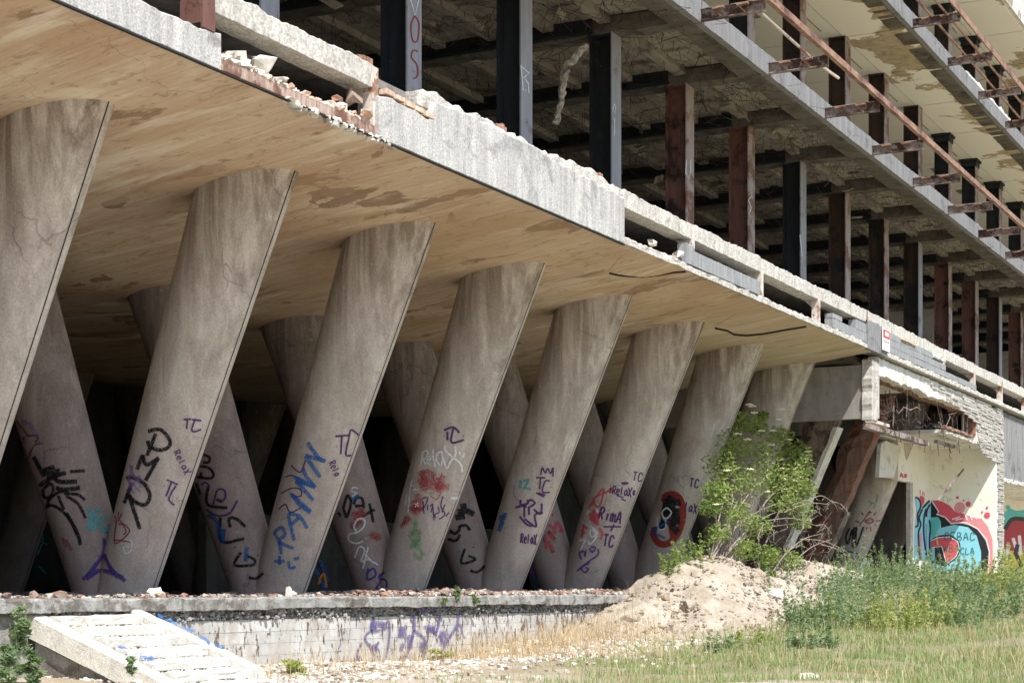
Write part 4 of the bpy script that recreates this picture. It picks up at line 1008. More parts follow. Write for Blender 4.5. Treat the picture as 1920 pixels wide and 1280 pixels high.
# the PMR column
spray(A_([[(1480,258),(1600,240),(1690,330),(1690,410),(1600,445),(1500,410),(1475,350)], [(1558,280),(1470,500)]]), 6.2, 'black', label='black letter P')
spray(A_([[(1370,640),(1425,500),(1440,560),(1480,590),(1590,520)], [(1580,530),(1455,750)]]), 6.2, 'black', label='black letter M')
spray(A_([[(1265,725),(1330,720),(1440,780),(1500,900),(1450,990),(1350,960),(1290,890)], [(1320,770),(1240,975)], [(1290,900),(1400,1235)]]), 6.2, 'black', label='black letter R')
spray(A_([[(1300,590),(1340,700),(1420,820)], [(1330,600),(1290,750),(1340,880)], [(1220,740),(1320,700),(1420,740)], [(1240,700),(1400,860)], [(1260,860),(1400,700)]]), 5, 'lilac')
spray(A_([[(1835,140),(1910,135)], [(1875,145),(1865,235)], [(1838,195),(1842,198)]])+B_([[(110,40),(120,35),(200,45)], [(140,25),(105,130),(130,155),(200,130)], [(208,85),(213,88)]]), 3, 'purple', label='small violet TC tag')
spray(A_([[(1665,740),(1780,790)], [(1715,770),(1660,905)], [(1760,800),(1690,930),(1745,995)], [(1638,802),(1642,806)], [(1768,925),(1772,930)]]), 3, 'purple')
spray(text('RelaX', 336, 842, 8, 12, 62), 1.8, 'purple')
spray(A_([[(1145,1160),(1200,1150),(1260,1250),(1230,1290)], [(1150,1100),(1160,1140)], [(1185,1060),(1180,1130)], [(1220,1070),(1190,1140)]])+L_([[(650,380),(640,500),(720,440),(700,400),(660,390)], [(630,480),(730,490)]]), 2.2, 'darkred')
spray(L_([[(700,480),(735,490),(730,540),(700,555),(690,520),(720,520)]]), 2, 'white')
spray(L_([[(580,470),(575,560),(480,690)], [(580,560),(620,640),(700,710)], [(460,700),(560,650),(690,690)], [(500,670),(540,610)], [(610,630),(660,690)], [(480,700),(540,660)]]), 6, 'violet', label='violet star where the two legs meet')
# back leg of the same V
spray(A_([[(335,510),(420,670),(440,700)], [(430,650),(545,610)], [(430,690),(600,645)], [(470,730),(660,670)], [(540,720),(600,760),(770,760)], [(560,820),(640,840),(800,820)], [(560,700),(420,780),(400,820)]]), 7, 'black')
spray(A_([[(500,770),(430,850),(450,920),(510,900),(530,820),(500,770)], [(490,1020),(480,960),(560,880),(680,850)], [(440,1040),(480,1000),(560,1010),(660,1090),(720,1180),(770,1290)], [(580,900),(640,1040)], [(640,880),(780,890),(850,945)], [(660,905),(780,980),(855,1125)], [(700,660),(850,650)]]), 5, 'black')
spray(L_([[(370,330),(430,440),(450,510)]]), 6, 'black')
spray(A_([[(130,110),(270,290)], [(110,315),(370,300),(345,370)], [(175,250),(180,420),(225,490),(230,310)], [(240,320),(240,430),(275,530),(340,400),(430,380)], [(130,330),(150,420),(190,560)], [(150,200),(110,380)]]), 2.6, 'darkred')
spray(A_([[(890,1020),(900,1080),(930,1110),(985,1030)], [(930,1110),(880,1200),(940,1230),(950,1110)], [(1060,1100),(1000,1150),(1010,1210),(1060,1260),(1090,1190)]]), 6.5, 'cyan', label='turquoise letters YG')
spray(A_([[(310,640),(330,800)], [(350,640),(360,760)], [(300,800),(370,900)]]), 9, 'red'); spray(L_([[(350,470),(370,520)], [(370,480),(400,540)]]), 6, 'red')
spray([[(40,790),(60,800),(75,830)]], 9, 'lilac')
# column with blue letters
spray(B_([[(1265,260),(1300,320),(1380,420),(1440,450)], [(1440,450),(1240,390)], [(1240,400),(1390,610)]]), 6.5, 'blue', label='blue letter N')
spray(B_([[(1215,520),(1250,600),(1340,710)], [(1340,710),(1140,640)], [(1150,650),(1320,840)]]), 6.5, 'blue')
spray(B_([[(1100,770),(1180,880),(1290,960)]])+L_([[(1630,230),(1735,325)], [(1750,180),(1640,130)]]), 6.5, 'blue')
spray(B_([[(1070,970),(1090,1080),(1130,1240)], [(1070,970),(1180,1000),(1260,1120)], [(1100,1080),(1180,1010)]]), 6, 'blue', label='blue letter A')
spray(L_([[(1530,440),(1560,500),(1570,560)], [(1530,440),(1570,410),(1590,450),(1560,490),(1640,530)]]), 5.5, 'blue', label='blue letter R')
spray(L_([[(1530,600),(1590,600)], [(1560,570),(1560,620)], [(1640,590),(1670,580)], [(1610,600),(1620,640),(1650,630)]]), 5, 'blue')
spray(B_([[(1095,490),(1190,560),(1240,440)], [(1040,610),(1100,590),(1180,620),(1210,670)], [(1000,770),(1100,720),(1190,730),(1200,790),(1150,800),(1090,770)], [(970,930),(1040,880),(1090,960),(1200,910)]]), 2.2, 'purple')
spray(B_([[(1540,200),(1680,190)], [(1605,200),(1595,380)], [(1775,190),(1700,135),(1680,200),(1645,380),(1700,390)], [(1550,300),(1555,304)]]), 3, 'purple', label='violet TC tag')
spray(text('Relax', 628, 862, 6, 13, 65), 1.8, 'purple')
# its back leg
spray(B_([[(210,380),(280,410),(270,460),(215,460)], [(150,500),(260,510),(320,570),(290,620),(130,600)], [(130,620),(190,780)], [(200,560),(190,620)]]), 4.5, 'black')
spray(B_([[(270,700),(260,880),(460,915)], [(350,830),(400,850)], [(390,1010),(400,1250),(630,1220)], [(490,1110),(480,1020),(560,1030),(640,1105)]]), 5, 'black')
spray(B_([[(320,880),(360,740),(430,740),(440,810),(400,860)], [(250,930),(350,990),(480,970),(560,840)], [(200,690),(240,660),(280,700),(250,730)]]), 3, 'purple')
spray(L_([[(1310,520),(1312,524)], [(1345,550),(1310,620),(1410,620),(1420,590),(1370,570)], [(1390,690),(1430,695),(1470,665)], [(1436,565),(1440,569)]]), 4.5, 'black')
spray(L_([[(1160,340),(1210,380),(1230,480)], [(1240,500),(1250,420)], [(1380,520),(1370,600)]]), 7, 'blue')
spray(L_([[(1100,450),(1120,520),(1180,510)], [(1150,400),(1110,480)]]), 4, 'pink')
# third column: white relax, red cloud, green
spray(C_([[(1240,140),(1330,110),(1395,165)], [(1275,150),(1275,240)], [(1335,110),(1310,240),(1340,265),(1440,235)], [(1238,200),(1242,204)], [(1430,195),(1436,198)]]), 3.4, 'purple', label='violet TC tag')
spray(C_([[(1010,490),(1030,360),(1080,350),(1060,420),(1030,430),(1060,480)], [(1080,450),(1110,420),(1090,400),(1070,450),(1100,490)], [(1130,330),(1130,400),(1155,510)], [(1220,350),(1170,380),(1165,440),(1210,490),(1230,400)], [(1215,350),(1235,430),(1270,520),(1300,460),(1355,380),(1350,300)], [(1250,290),(1260,350),(1400,470),(1420,560)], [(1395,350),(1400,385)], [(1440,370),(1430,410)]]), 3.6, 'white', label='white tag reading relax')
spray(C_([[(1000,600),(1080,560),(1150,600)], [(980,660),(1080,640),(1200,680)], [(1000,720),(1120,700),(1290,715)], [(1230,590),(1180,760)], [(1020,540),(1060,700)]]), 13, 'red')
spray(C_([[(960,780),(1000,860),(920,940)], [(900,900),(960,960),(1010,900)], [(860,1000),(830,1080)], [(900,1000),(780,1120)], [(930,840),(990,950)]]), 12, 'red')
spray(C_([[(1160,680),(1140,620),(1200,620),(1220,560)], [(1100,790),(1170,830),(1210,760)]]), 3, 'red')
spray(C_([[(1020,820),(1080,820),(1020,950)], [(1030,850),(1040,980)], [(1080,880),(1075,940)], [(1100,900),(1130,880),(1110,960)], [(1130,900),(1140,1040)], [(1180,900),(1190,960),(1150,980),(1160,1020)], [(1230,800),(1210,900),(1250,980),(1190,1030)], [(1250,880),(1220,960)], [(1260,1000),(1290,960)]]), 2, 'purple', label='violet tag reading relax')
spray(C_([[(920,640),(900,740),(880,960)], [(940,700),(900,680)], [(960,720),(930,740),(980,730)], [(940,870),(990,900)], [(980,860),(950,910)], [(870,780),(850,900)]]), 2, 'white')
spray(C_([[(930,1080),(960,1060),(950,1140),(900,1180)], [(880,1200),(1000,1150),(960,1250)], [(900,1240),(1010,1230)]])+K_([[(400,490),(440,540),(460,570)], [(380,520),(450,500)], [(400,560),(450,590)]]), 9, 'green')
# its back leg
spray(C_([[(180,960),(210,1000)], [(240,930),(265,1010),(310,870),(290,800),(270,800),(230,930)], [(340,880),(360,820),(420,820),(440,920)], [(350,900),(430,890)], [(550,930),(420,1000)], [(495,870),(535,1060)]]), 4.5, 'black', label='black letters')
spray(C_([[(380,720),(330,710),(320,750),(370,770),(320,800)], [(205,690),(240,690)]]), 3, 'white'); spray(C_([[(330,850),(360,800)], [(370,780),(385,830)]]), 5, 'blue')
spray(C_([[(320,960),(380,1000),(420,920)], [(360,1050),(440,950)], [(210,830),(200,900)], [(300,1100),(420,1050)], [(500,1200),(560,1190),(590,1240)]]), 13, 'red')
spray(C_([[(370,1160),(340,1100),(380,1030),(440,1030),(440,1100),(370,1160),(290,1180),(290,1240),(360,1270),(430,1250)], [(455,1215),(462,1225)]]), 3.4, 'white')
spray(K_([[(75,580),(100,520),(130,540),(110,600),(150,590),(205,620)], [(150,520),(120,640)], [(130,560),(180,610)]]), 3, 'white')
spray(K_([[(150,640),(145,700),(190,680),(180,640),(150,660)], [(215,670),(215,720),(195,750),(245,755),(250,710),(210,690),(240,660)]]), 3.6, 'violet')
# fourth column
spray(D_([[(520,135),(535,75),(560,120),(580,80),(605,125),(625,75),(625,150)], [(480,160),(560,160)], [(520,165),(510,260)], [(600,190),(560,190),(535,280),(600,285)], [(487,208),(490,212)], [(608,238),(612,242)], [(480,290),(550,325)], [(500,290),(560,310)]]), 2.6, 'purple', label='violet TC tag under a crown')
spray(D_([[(305,415),(370,400),(400,410)], [(350,350),(350,390),(410,380),(405,350)], [(380,390),(380,500)], [(410,420),(470,380),(440,350),(420,360)], [(420,420),(420,480)], [(460,430),(520,470),(530,380)], [(340,490),(400,560),(450,575)], [(380,510),(480,580),(470,480),(540,460)]]), 3.4, 'purple')
spray(text('RelaX', 977, 1000, 5, 17, 4), 2.2, 'purple'); spray(D_([[(350,180),(345,250)], [(370,190),(420,180),(370,260)], [(390,250),(440,260)]]), 4, 'cyan'); spray(D_([[(215,460),(200,520)], [(190,540),(160,620)], [(180,480),(190,560)]]), 7, 'blue'); spray(D_([[(300,220),(290,300),(330,360)]]), 2, 'lilac')
spray(D_([[(215,100),(270,80)], [(200,150),(260,140)], [(250,60),(220,180)]]), 12, 'black')
# its back leg
spray(K_([[(620,330),(700,320),(740,340)], [(610,360),(690,350)], [(640,300),(700,290)]]), 9, 'black'); spray(K_([[(610,250),(700,240)], [(640,280),(720,230)], [(680,190),(690,210)], [(630,310),(700,290)]]), 5, 'white'); spray(C_([[(1300,1170),(1280,1120),(1340,1170),(1390,1140),(1400,1100),(1460,1090),(1500,1140)], [(1250,1130),(1280,1220),(1360,1240),(1400,1180)]]), 5, 'black')
spray(K_([[(735,520),(738,524)], [(655,545),(658,548)], [(690,530),(670,610),(750,590),(710,570)], [(720,650),(760,660),(800,625)]]), 4, 'black')
# fifth column
spray(text('TC', 1188, 884, 8, 16, 8), 2, 'purple'); spray(text('*RelaX*', 1142, 910, 7, 15, 6, gap=.05), 2.2, 'purple', label='violet tag reading relax between two stars')
spray(D_([[(1245,200),(1215,208),(1245,216),(1268,208),(1245,200)], [(1170,310),(1230,330)], [(1210,340),(1250,358)]]), 2, 'purple')
spray(D_([[(940,400),(1060,250),(1020,410),(970,340),(1140,260)], [(930,420),(990,360)]]), 3.2, 'pink'); spray(D_([[(930,480),(980,470),(1030,470),(990,510),(1010,570)], [(980,430),(960,520)], [(940,500),(1000,550),(1000,480)]]), 5.5, 'pink', label='pink star')
spray(D_([[(880,560),(920,600)], [(870,600),(900,640)], [(890,570),(870,670)], [(1020,590),(1050,640),(1030,690)]]), 4.5, 'pink')
spray(D_([[(940,570),(1000,620),(990,680),(940,730),(930,700)], [(960,600),(990,640),(960,670),(940,630),(960,600)], [(850,700),(900,690),(880,740),(860,780)], [(930,440),(920,480)], [(1000,430),(1010,460)]]), 3, 'white')
spray(text('RimA', 1127, 950, 9, 22, 14), 2.8, 'purple'); spray(D_([[(1060,580),(1210,580)], [(1150,560),(1120,620)]]), 2.5, 'purple'); spray(text('TC', 1133, 1001, 9, 22, 8), 2.6, 'purple')
spray(D_([[(870,860),(850,810),(890,790),(900,830)], [(910,780),(900,840)], [(940,760),(960,800),(990,760),(950,750)], [(1010,770),(1010,820),(900,900),(830,960)], [(940,890),(870,930),(900,970),(930,940),(900,930)]]), 2.8, 'violet')
# its back leg
spray(D_([[(560,590),(600,520)], [(600,640),(630,690)], [(590,560),(640,600)], [(560,620),(570,770)], [(640,640),(660,540),(720,640)], [(580,700),(630,790)], [(600,480),(630,480)], [(680,610),(720,620)]]), 5, 'pink'); spray(D_([[(600,740),(630,800)], [(570,600),(640,690)]]), 6, 'darkred'); spray(D_([[(540,600),(530,640)], [(520,680),(560,690)]]), 7, 'blue')
# sixth column: round red prohibition sign with a dark figure
spray(text('TC', 1294, 896, 8, 16, 8), 2.2, 'purple'); spray(text('laX', 1285, 940, 7, 17, 10), 2, 'purple')
cx_, cy_, rx_, ry_ = 1252, 973, 28, 47
spray([[(cx_+rx_*math.cos(t*.5236)*(1)-.18*ry_*math.sin(t*.5236)*-1*0+(-.16*ry_*math.sin(t*.5236)), cy_+ry_*math.sin(t*.5236)) for t in range(13)]], 10, 'signred', label='round red prohibition ring')
spray(D_([[(1640,500),(1640,600),(1660,720)]]), 8, 'signred')
spray(D_([[(1600,340),(1580,500),(1560,600)], [(1640,350),(1650,470),(1640,560),(1700,630)], [(1600,330),(1680,370),(1720,370)], [(1560,420),(1680,470)], [(1540,580),(1640,520),(1690,560)], [(1680,420),(1690,560)], [(1560,500),(1640,440)]]), 11, 'black', label='black animal figure')
spray(D_([[(1580,520),(1560,460),(1600,420),(1640,460),(1600,510),(1580,500)], [(1520,500),(1530,600),(1590,590),(1590,520)]]), 2.6, 'white'); spray(D_([[(1470,600),(1550,570),(1620,530)], [(1480,630),(1590,680)], [(1520,580),(1500,640)]]), 4.2, 'blue')
# tenth column: eye in a triangle
spray(H_([[(1285,820),(1210,922),(1328,922),(1285,820)]]), 2.6, 'darkred', sm=False, label='red triangle with an eye'); spray(H_([[(1250,890),(1285,870),(1310,890),(1280,905),(1250,890)], [(1270,885),(1280,890)], [(1240,850),(1225,830)], [(1310,850),(1330,830)], [(1180,890),(1215,900)], [(1330,890),(1360,885)], [(1290,930),(1290,965)], [(1262,930),(1262,950)]]), 2, 'darkred')
spray(H_([[(1140,940),(1115,1000),(1130,1050),(1160,950),(1165,1080),(1190,930),(1185,1070),(1240,930)], [(1175,930),(1165,990)]]), 3, 'black'); spray(H_([[(1070,1120),(1130,1105),(1200,1120)]]), 3, 'mgreen'); spray(H_([[(1275,750),(1320,770),(1310,800)], [(1340,700),(1330,760)], [(1280,790),(1300,760)]]), 4, 'green')
# far left edge
spray([[(2,900),(12,870),(22,850)], [(6,925),(24,890)]], 9, 'cyan')
# steel columns
def flange_y(px, py):
    p = onY(px, py, 14.492); 
    return p, None
def on_flange(k, strokes, wd, colr):
    fl = [c for c in cols1[k].children if c.name.startswith('front_flange')][0]; spray(strokes, wd*.6, colr, flange_y, fl, colr != 'white')
on_flange(1, [[(770,0),(778,30),(785,0)]], 3, 'white'); on_flange(1, [[(778,30),(771,48),(774,76),(783,76),(786,45),(778,30)], [(784,97),(775,95),(772,108),(782,122),(783,142),(775,148)]], 3.2, 'signred')
on_flange(2, [[(977,122),(981,170)], [(978,125),(992,138),(982,146)], [(983,146),(990,156),(992,176),(985,168)]], 3, 'white')
on_flange(3, [[(1152,195),(1149,205),(1153,212),(1155,200),(1152,195)], [(1152,222),(1152,255)]], 2, 'white')
on_flange(4, [[(1287,300),(1286,325),(1291,335),(1295,320),(1295,300)]], 2, 'white'); on_flange(5, [[(1409,368),(1403,375),(1409,390),(1404,402)]], 2, 'white'); on_flange(6, [[(1500,440),(1504,480)]], 2, 'white')
# mural in the open room
LAYER[0] = 0; LIFTN[0] = 999
HX = plane_hit('X', XR); HY = plane_hit('Y', YB); e = lambda q: E_([q])[0]
fill(e([(712,470),(800,460),(838,520),(830,590),(1000,560),(1150,570),(1280,650),(1340,800),(1345,1000),(1330,1240),(1000,1260),(712,1240)]), 'mblue', HX, wr)
fill(e([(712,470),(800,465),(838,520),(820,590),(760,700),(712,720)]), 'mteal', HX, wr)
fill(e([(712,260),(800,390),(790,430),(880,460),(960,540),(1100,540),(1200,570),(1300,620),(1400,760),(1440,900),(1430,1080),(1400,1230),(1345,1230),(1345,900),(1290,700),(1180,590),(1000,560),(835,600),(838,520),(800,462),(712,468)]), 'mblack', HX, wr, False)
fill(e([(722,250),(850,265),(950,320),(1010,390),(1120,420),(1250,470),(1350,480),(1430,580),(1490,740),(1495,900),(1490,1240),(1430,1250),(1440,1050),(1450,880),(1400,720),(1290,600),(1150,530),(965,540),(900,470),(780,425),(815,400),(760,320)]), 'mpink', HX, wr, False)
fill(e([(722,250),(850,265),(950,320),(1010,390),(1120,420),(1150,520),(965,540),(900,470),(780,425),(815,400),(760,320)]), 'mred', HX, wr, False)
spray(E_([[(722,258),(812,400),(780,425),(890,465),(965,545),(1150,530),(1300,610),(1410,740),(1450,900),(1440,1100),(1425,1240)]]), 1.8, 'mwhite', HX, wr, False)
fill(e([(712,750),(800,700),(950,690),(1060,760),(1085,850),(1050,960),(960,1040),(860,1080),(760,1040),(712,1020)]), 'mblack', HX, wr)
fill(e([(716,770),(800,730),(950,720),(1040,780),(1060,860),(1020,950),(910,1050),(845,830),(716,840)]), 'mred', HX, wr, False)
fill(e([(720,850),(760,850),(760,1010),(720,1010)]), 'mblue', HX, wr, False)
spray(E_([[(716,760),(800,722),(950,712),(1050,775),(1070,860),(1030,955),(910,1058),(848,835),(716,848)]]), 1.4, 'mwhite', HX, wr, False)
for x, y, r in ((1075,345,70), (1182,300,33), (1422,440,38), (1047,218,18), (1125,255,12), (1420,345,16), (1358,400,13)):
    q = E_([[(x, y)]])[0][0]; disc(q[0], q[1], r/6.736, 'mpink' if r > 60 else 'mred', HX, wr)
spray(E_([[(980,490),(1080,460)], [(1140,420),(1170,500)], [(1200,430),(1230,500)], [(1260,430),(1240,470)], [(1300,430),(1280,490)], [(1020,500),(1120,480)]]), 2, 'mwhite', HX, wr)
tx = lambda s, x, y, w_, h: [[(1640+a/6.736, 900+b/6.736) for a, b in q] for q in text(s, x, y, w_, h, 0)]
spray(tx('CEBAC', 880, 660, 65, 95), 1.5, 'mgreen', HX, wr, label='dark green letters CEBAC'); spray(tx('WBA', 865, 810, 60, 90), 1.3, 'mgreen', HX, wr); spray(tx('CLA', 1085, 850, 50, 80), 1.5, 'mgreen', HX, wr)
spray(E_([[(865,270),(870,210),(910,210),(930,270),(960,230),(980,250)]]), 1.6, 'green', HX, wr)
fill(e([(505,215),(560,230),(600,330),(640,300),(690,250),(712,300),(712,1010),(500,1010),(505,600),(530,400)]), 'mblue', HY, wb, False)
fill(e([(560,700),(590,640),(600,980),(565,960)]), 'mpink', HY, wb, False); fill(e([(640,560),(660,540),(660,940),(640,900)]), 'lilac', HY, wb, False)
spray(E_([[(510,215),(550,230),(580,290),(570,360),(540,430),(545,560),(510,590)], [(690,255),(640,310),(600,350)], [(600,360),(560,470),(580,560),(550,680),(570,1000)], [(650,360),(620,480),(620,700),(650,950)], [(700,300),(660,370),(650,460)], [(690,500),(700,620),(690,760),(700,990)]]), 1.8, 'mblack', HY, wb)
fill(e([(565,200),(600,195),(630,240),(610,310),(590,300)]), 'mred', HY, wb)
spray(E_([[(605,190),(605,140)], [(625,190),(625,150)], [(575,180),(572,120)]]), 1, 'mpink', HY, wb); spray(J_([[(1215,130),(1220,110),(1230,135)], [(1240,112),(1240,135)], [(1250,115),(1245,135)]]), 1.4, 'mred', HY, wb)
HN = plane_hit('Y', 15.0); e2 = e
fill([(1883,960),(1895,953),(1905,957),(1930,955),(1930,985),(1883,985)], 'mteal', HN, wn, False); disc(1890, 951, 4.5, 'mteal', HN, wn)
fill([(1883,985),(1900,972),(1930,978),(1930,1045),(1883,1030)], 'dred', HN, wn, False); spray([[(1884,992),(1896,974),(1912,972),(1930,975)]], 4, 'mblack', HN, wn); fill([(1883,1030),(1930,1036),(1930,1066),(1883,1066)], 'yellow', HN, wn, False)
spray([[(1899,1008),(1906,1030)], [(1911,1003),(1914,1040)], [(1890,1020),(1888,1050)]], 5, 'mwhite', HN, wn); spray([[(1903,1035),(1910,1050),(1916,1064)], [(1908,1020),(1903,1038)]], 4, 'mblack', HN, wn)
# retaining wall scrawl and stair paint
LAYER[0] = 0; LIFTN[0] = 12
HW = plane_hit('Y', 15.59)
spray(F_([[(270,490),(230,600),(260,660),(420,610)], [(240,640),(160,710),(180,800),(260,870)], [(430,520),(450,600),(440,780),(400,970)], [(200,800),(250,900),(260,1030)], [(120,790),(60,930),(110,1080)], [(320,780),(260,880)]]), 4, 'wallviolet', HW, T)
spray(F_([[(265,530),(250,640)], [(360,540),(350,600)], [(240,820),(270,900)], [(600,600),(595,730)], [(60,960),(110,1090)], [(620,850),(580,830)], [(640,950),(620,1040)]]), 13, 'wallviolet', HW, T)
spray(F_([[(660,440),(740,490),(740,640),(700,800),(640,980)], [(770,400),(900,410),(1030,385)], [(740,640),(860,740),(880,860),(850,960)], [(860,600),(960,640),(1010,700)], [(1050,430),(1040,560),(1000,690)], [(1110,360),(1090,420)], [(1280,430),(1260,580),(1200,680),(1110,820)], [(1040,700),(1110,820),(1080,900)]]), 5, 'wallviolet', HW, T)
spray(F_([[(850,780),(860,900)], [(700,700),(680,860)], [(1090,650),(1090,820)], [(900,620),(990,640)]]), 12, 'wallviolet', HW, T); spray(F_([[(1320,440),(1320,480)], [(1270,600),(1300,580),(1330,700),(1360,740)], [(1200,800),(1190,870)]]), 2.5, 'wallviolet', HW, T)
def on_beam(x0, y0, z0):
    def f(px, py):
        d = ray(px, py)      # plane through the beam's sloping top
        n = Vector((0, -sl_, 1)); t = n.dot(Vector((x0, y0, z0+.012)))/n.dot(d); return d*t, None
    return f
spray(L_([[(880,895),(910,915)], [(925,925),(960,935),(990,955)], [(1020,965),(1050,980),(1090,990)], [(1110,1015),(1150,1035),(1170,1060)], [(1200,1065),(1250,1085)]]), 4.5, 'blue', on_beam(19.0, 15.62, -.22), ST)
spray(L_([[(660,1075),(720,1095),(740,1110)], [(700,1110),(770,1110)], [(780,1130),(830,1140),(880,1155)], [(820,1155),(850,1130)]]), 5, 'blue', on_beam(17.15, 15.62, -.29), ST)
# inside, on the low partition
HP = plane_hit('Y', 21.88); pwo = pw_o
for (x, y, r, ry, c_) in ((1022,1078,30,42,'mblack'), (1010,1060,20,26,'purple'), (1035,1072,16,32,'orange'), (1036,1078,11,24,'mwhite'), (1037,1080,9,20,'purple')):
    fill([(x+r*math.cos(t*.7854), y+ry*math.sin(t*.7854)) for t in range(8)], c_, HP, pwo)
HB = plane_hit('Y', 33.88)
spray([[(75,985),(80,1010),(70,1040)], [(66,1010),(88,1020)], [(72,1060),(86,1075)], [(130,1075),(140,1095)]], 3, 'cyan', HB, hbw)
spray([[(40,915),(52,930),(40,945)], [(60,920),(46,950)]], 3, 'cyan', HB, hbw)
spray([[(585,1060),(600,1085),(612,1110)], [(600,1050),(615,1090)]], 6, 'blue', HP, pwo); spray([[(596,1095),(606,1075),(612,1100)]], 4, 'orange', HP, pwo)
#VEG
# ------------------------------------------------------------------ vegetation
def np_obj(name, v, f, mat, parent=None, off=None):
    me = bpy.data.meshes.new(name); v = np.asarray(v, np.float32); f = np.asarray(f, np.int32); k = f.shape[1]
    if off is not None: v = v-np.array(off, np.float32)
    me.vertices.add(len(v)); me.vertices.foreach_set('co', v.ravel()); me.loops.add(f.size); me.loops.foreach_set('vertex_index', f.ravel())
    me.polygons.add(len(f)); me.polygons.foreach_set('loop_start', np.arange(0, f.size, k, dtype=np.int32)); me.update(calc_edges=True); me.validate(); me.materials.append(mat)
    o = bpy.data.objects.new(name, me); C.objects.link(o)
    if parent is not None: o.parent = parent
    return o
def blades(name, px, py, pz, h, w_, lean, mat):
    n = len(px); a = NR.rand(n)*6.283; L = lean*NR.rand(n)*h; dx, dy = np.cos(a)*L, np.sin(a)*L; b = NR.rand(n)*6.283; wx, wy = np.cos(b)*w_, np.sin(b)*w_
    v = np.zeros((n, 5, 3)); base = np.stack([px, py, pz-.02], -1)
    v[:,0] = base-np.stack([wx, wy, 0*wx], -1); v[:,1] = base+np.stack([wx, wy, 0*wx], -1)
    mid = base+np.stack([dx*.35, dy*.35, h*.6], -1); v[:,2] = mid+np.stack([wx, wy, 0*wx], -1)*.7; v[:,3] = mid-np.stack([wx, wy, 0*wx], -1)*.7
    v[:,4] = base+np.stack([dx, dy, h*(1-.25*lean)], -1)
    i = np.arange(n)[:,None]*5; f = np.concatenate([i+np.array([[0,1,2]]), i+np.array([[0,2,3]]), i+np.array([[3,2,4]])])
    return np_obj(name, v.reshape(-1, 3), f, mat)
def zt_arr(x, y): return np.maximum(zground(x, y), zground(x, y)+zmound(x, y)-.12)
def scatter(n, x0, x1, y0, y1, dens):
    x = NR.uniform(x0, x1, n); y = NR.uniform(y0, y1, n); p = dens(x, y); k = NR.rand(n) < p; return x[k], y[k]
def pn(x, y, s, seed=0): return np.array([noise.noise(Vector((a*s, b*s, seed))) for a, b in zip(x, y)])*.5+.5
def dens_g(x, y):
    edge = 13.3-.9*np.clip((30-x)/8, 0, 1)*2.2+np.clip((x-42)/6, 0, 1)*2.2      # bare dirt near the wall and on the mound
    d = np.clip((edge-y)/1.2, 0, 1)*np.clip((x-19)/5, .12, 1)*(zmound(x, y) < .32+.5*(x > 47)); return d*np.clip(pn(x, y, .7, 3)*2.6-.6, .12, 1)
x, y = scatter(210000, 17, 60, 4, 15.4, dens_g); n = len(x); hh = (.07+.22*NR.rand(n)**1.5)*(.35+pn(x, y, .8, 9)*1.5)*(.6+.9*(NR.rand(n) < .06))
tag(blades('grass', x, y, zt_arr(x, y), hh, .0055, .7, M['grass']), kind='stuff')
x, y = scatter(36000, 17, 60, 4, 15.4, lambda a, b: np.clip(dens_g(a, b)+.03, 0, 1)*np.clip(pn(a, b, .45, 20)*2-.6, 0, 1)); n = len(x)
tag(blades('dry_grass', x, y, zt_arr(x, y), .16+.28*NR.rand(n), .004, .8, M['straw']), kind='stuff')
# dry stalks in front of the wall, right part
def dz(a, b): return np.exp(-((a-29)/3.0)**2)*np.exp(-((b-14.2)/.9)**2)
x, y = scatter(9000, 24, 36, 11.5, 15.5, dz); n = len(x)
tag(blades('dry_stalks', x, y, zt_arr(x, y), .2+.6*NR.rand(n)**2, .004, .9, M['straw']), kind='stuff')
x, y = scatter(5000, 19.5, 33, 12.5, 15.5, lambda a, b: .35+0*a); n = len(x)
tag(blades('dry_stalks', x, y, zt_arr(x, y), .15+.5*NR.rand(n)**2, .004, .8, M['straw']), kind='stuff')
def leaves(name, cen, rad, n, size, mat, parent, off, elong=2.2, droop=.2, thin=None):
    """leaf faces spread through a set of clumps"""
    cen = np.array(cen); rad = np.array(rad); k = NR.randint(0, len(cen), n); d = NR.normal(size=(n, 3)); d /= np.linalg.norm(d, axis=1)[:,None]
    r = NR.rand(n)**.45; p = cen[k]+d*r[:,None]*rad[k]
    a = NR.normal(size=(n, 3)); a[:,2] = a[:,2]*.5-droop; a /= np.linalg.norm(a, axis=1)[:,None]; b = np.cross(a, NR.normal(size=(n, 3))+np.array([0,0,.8])); b /= np.linalg.norm(b, axis=1)[:,None]
    s = size*(.6+.8*NR.rand(n))[:,None]; v = np.stack([p-a*s*elong*.5, p+b*s*.5, p+a*s*elong*.5, p-b*s*.5], 1)
    nn = np.cross(a, b); v[:,1] += nn*s*.12; v[:,3] += nn*s*.12
    f = (np.arange(n)[:,None]*4+np.array([[0,1,2,3]])); return np_obj(name, v.reshape(-1, 3), f, mat, parent, off)
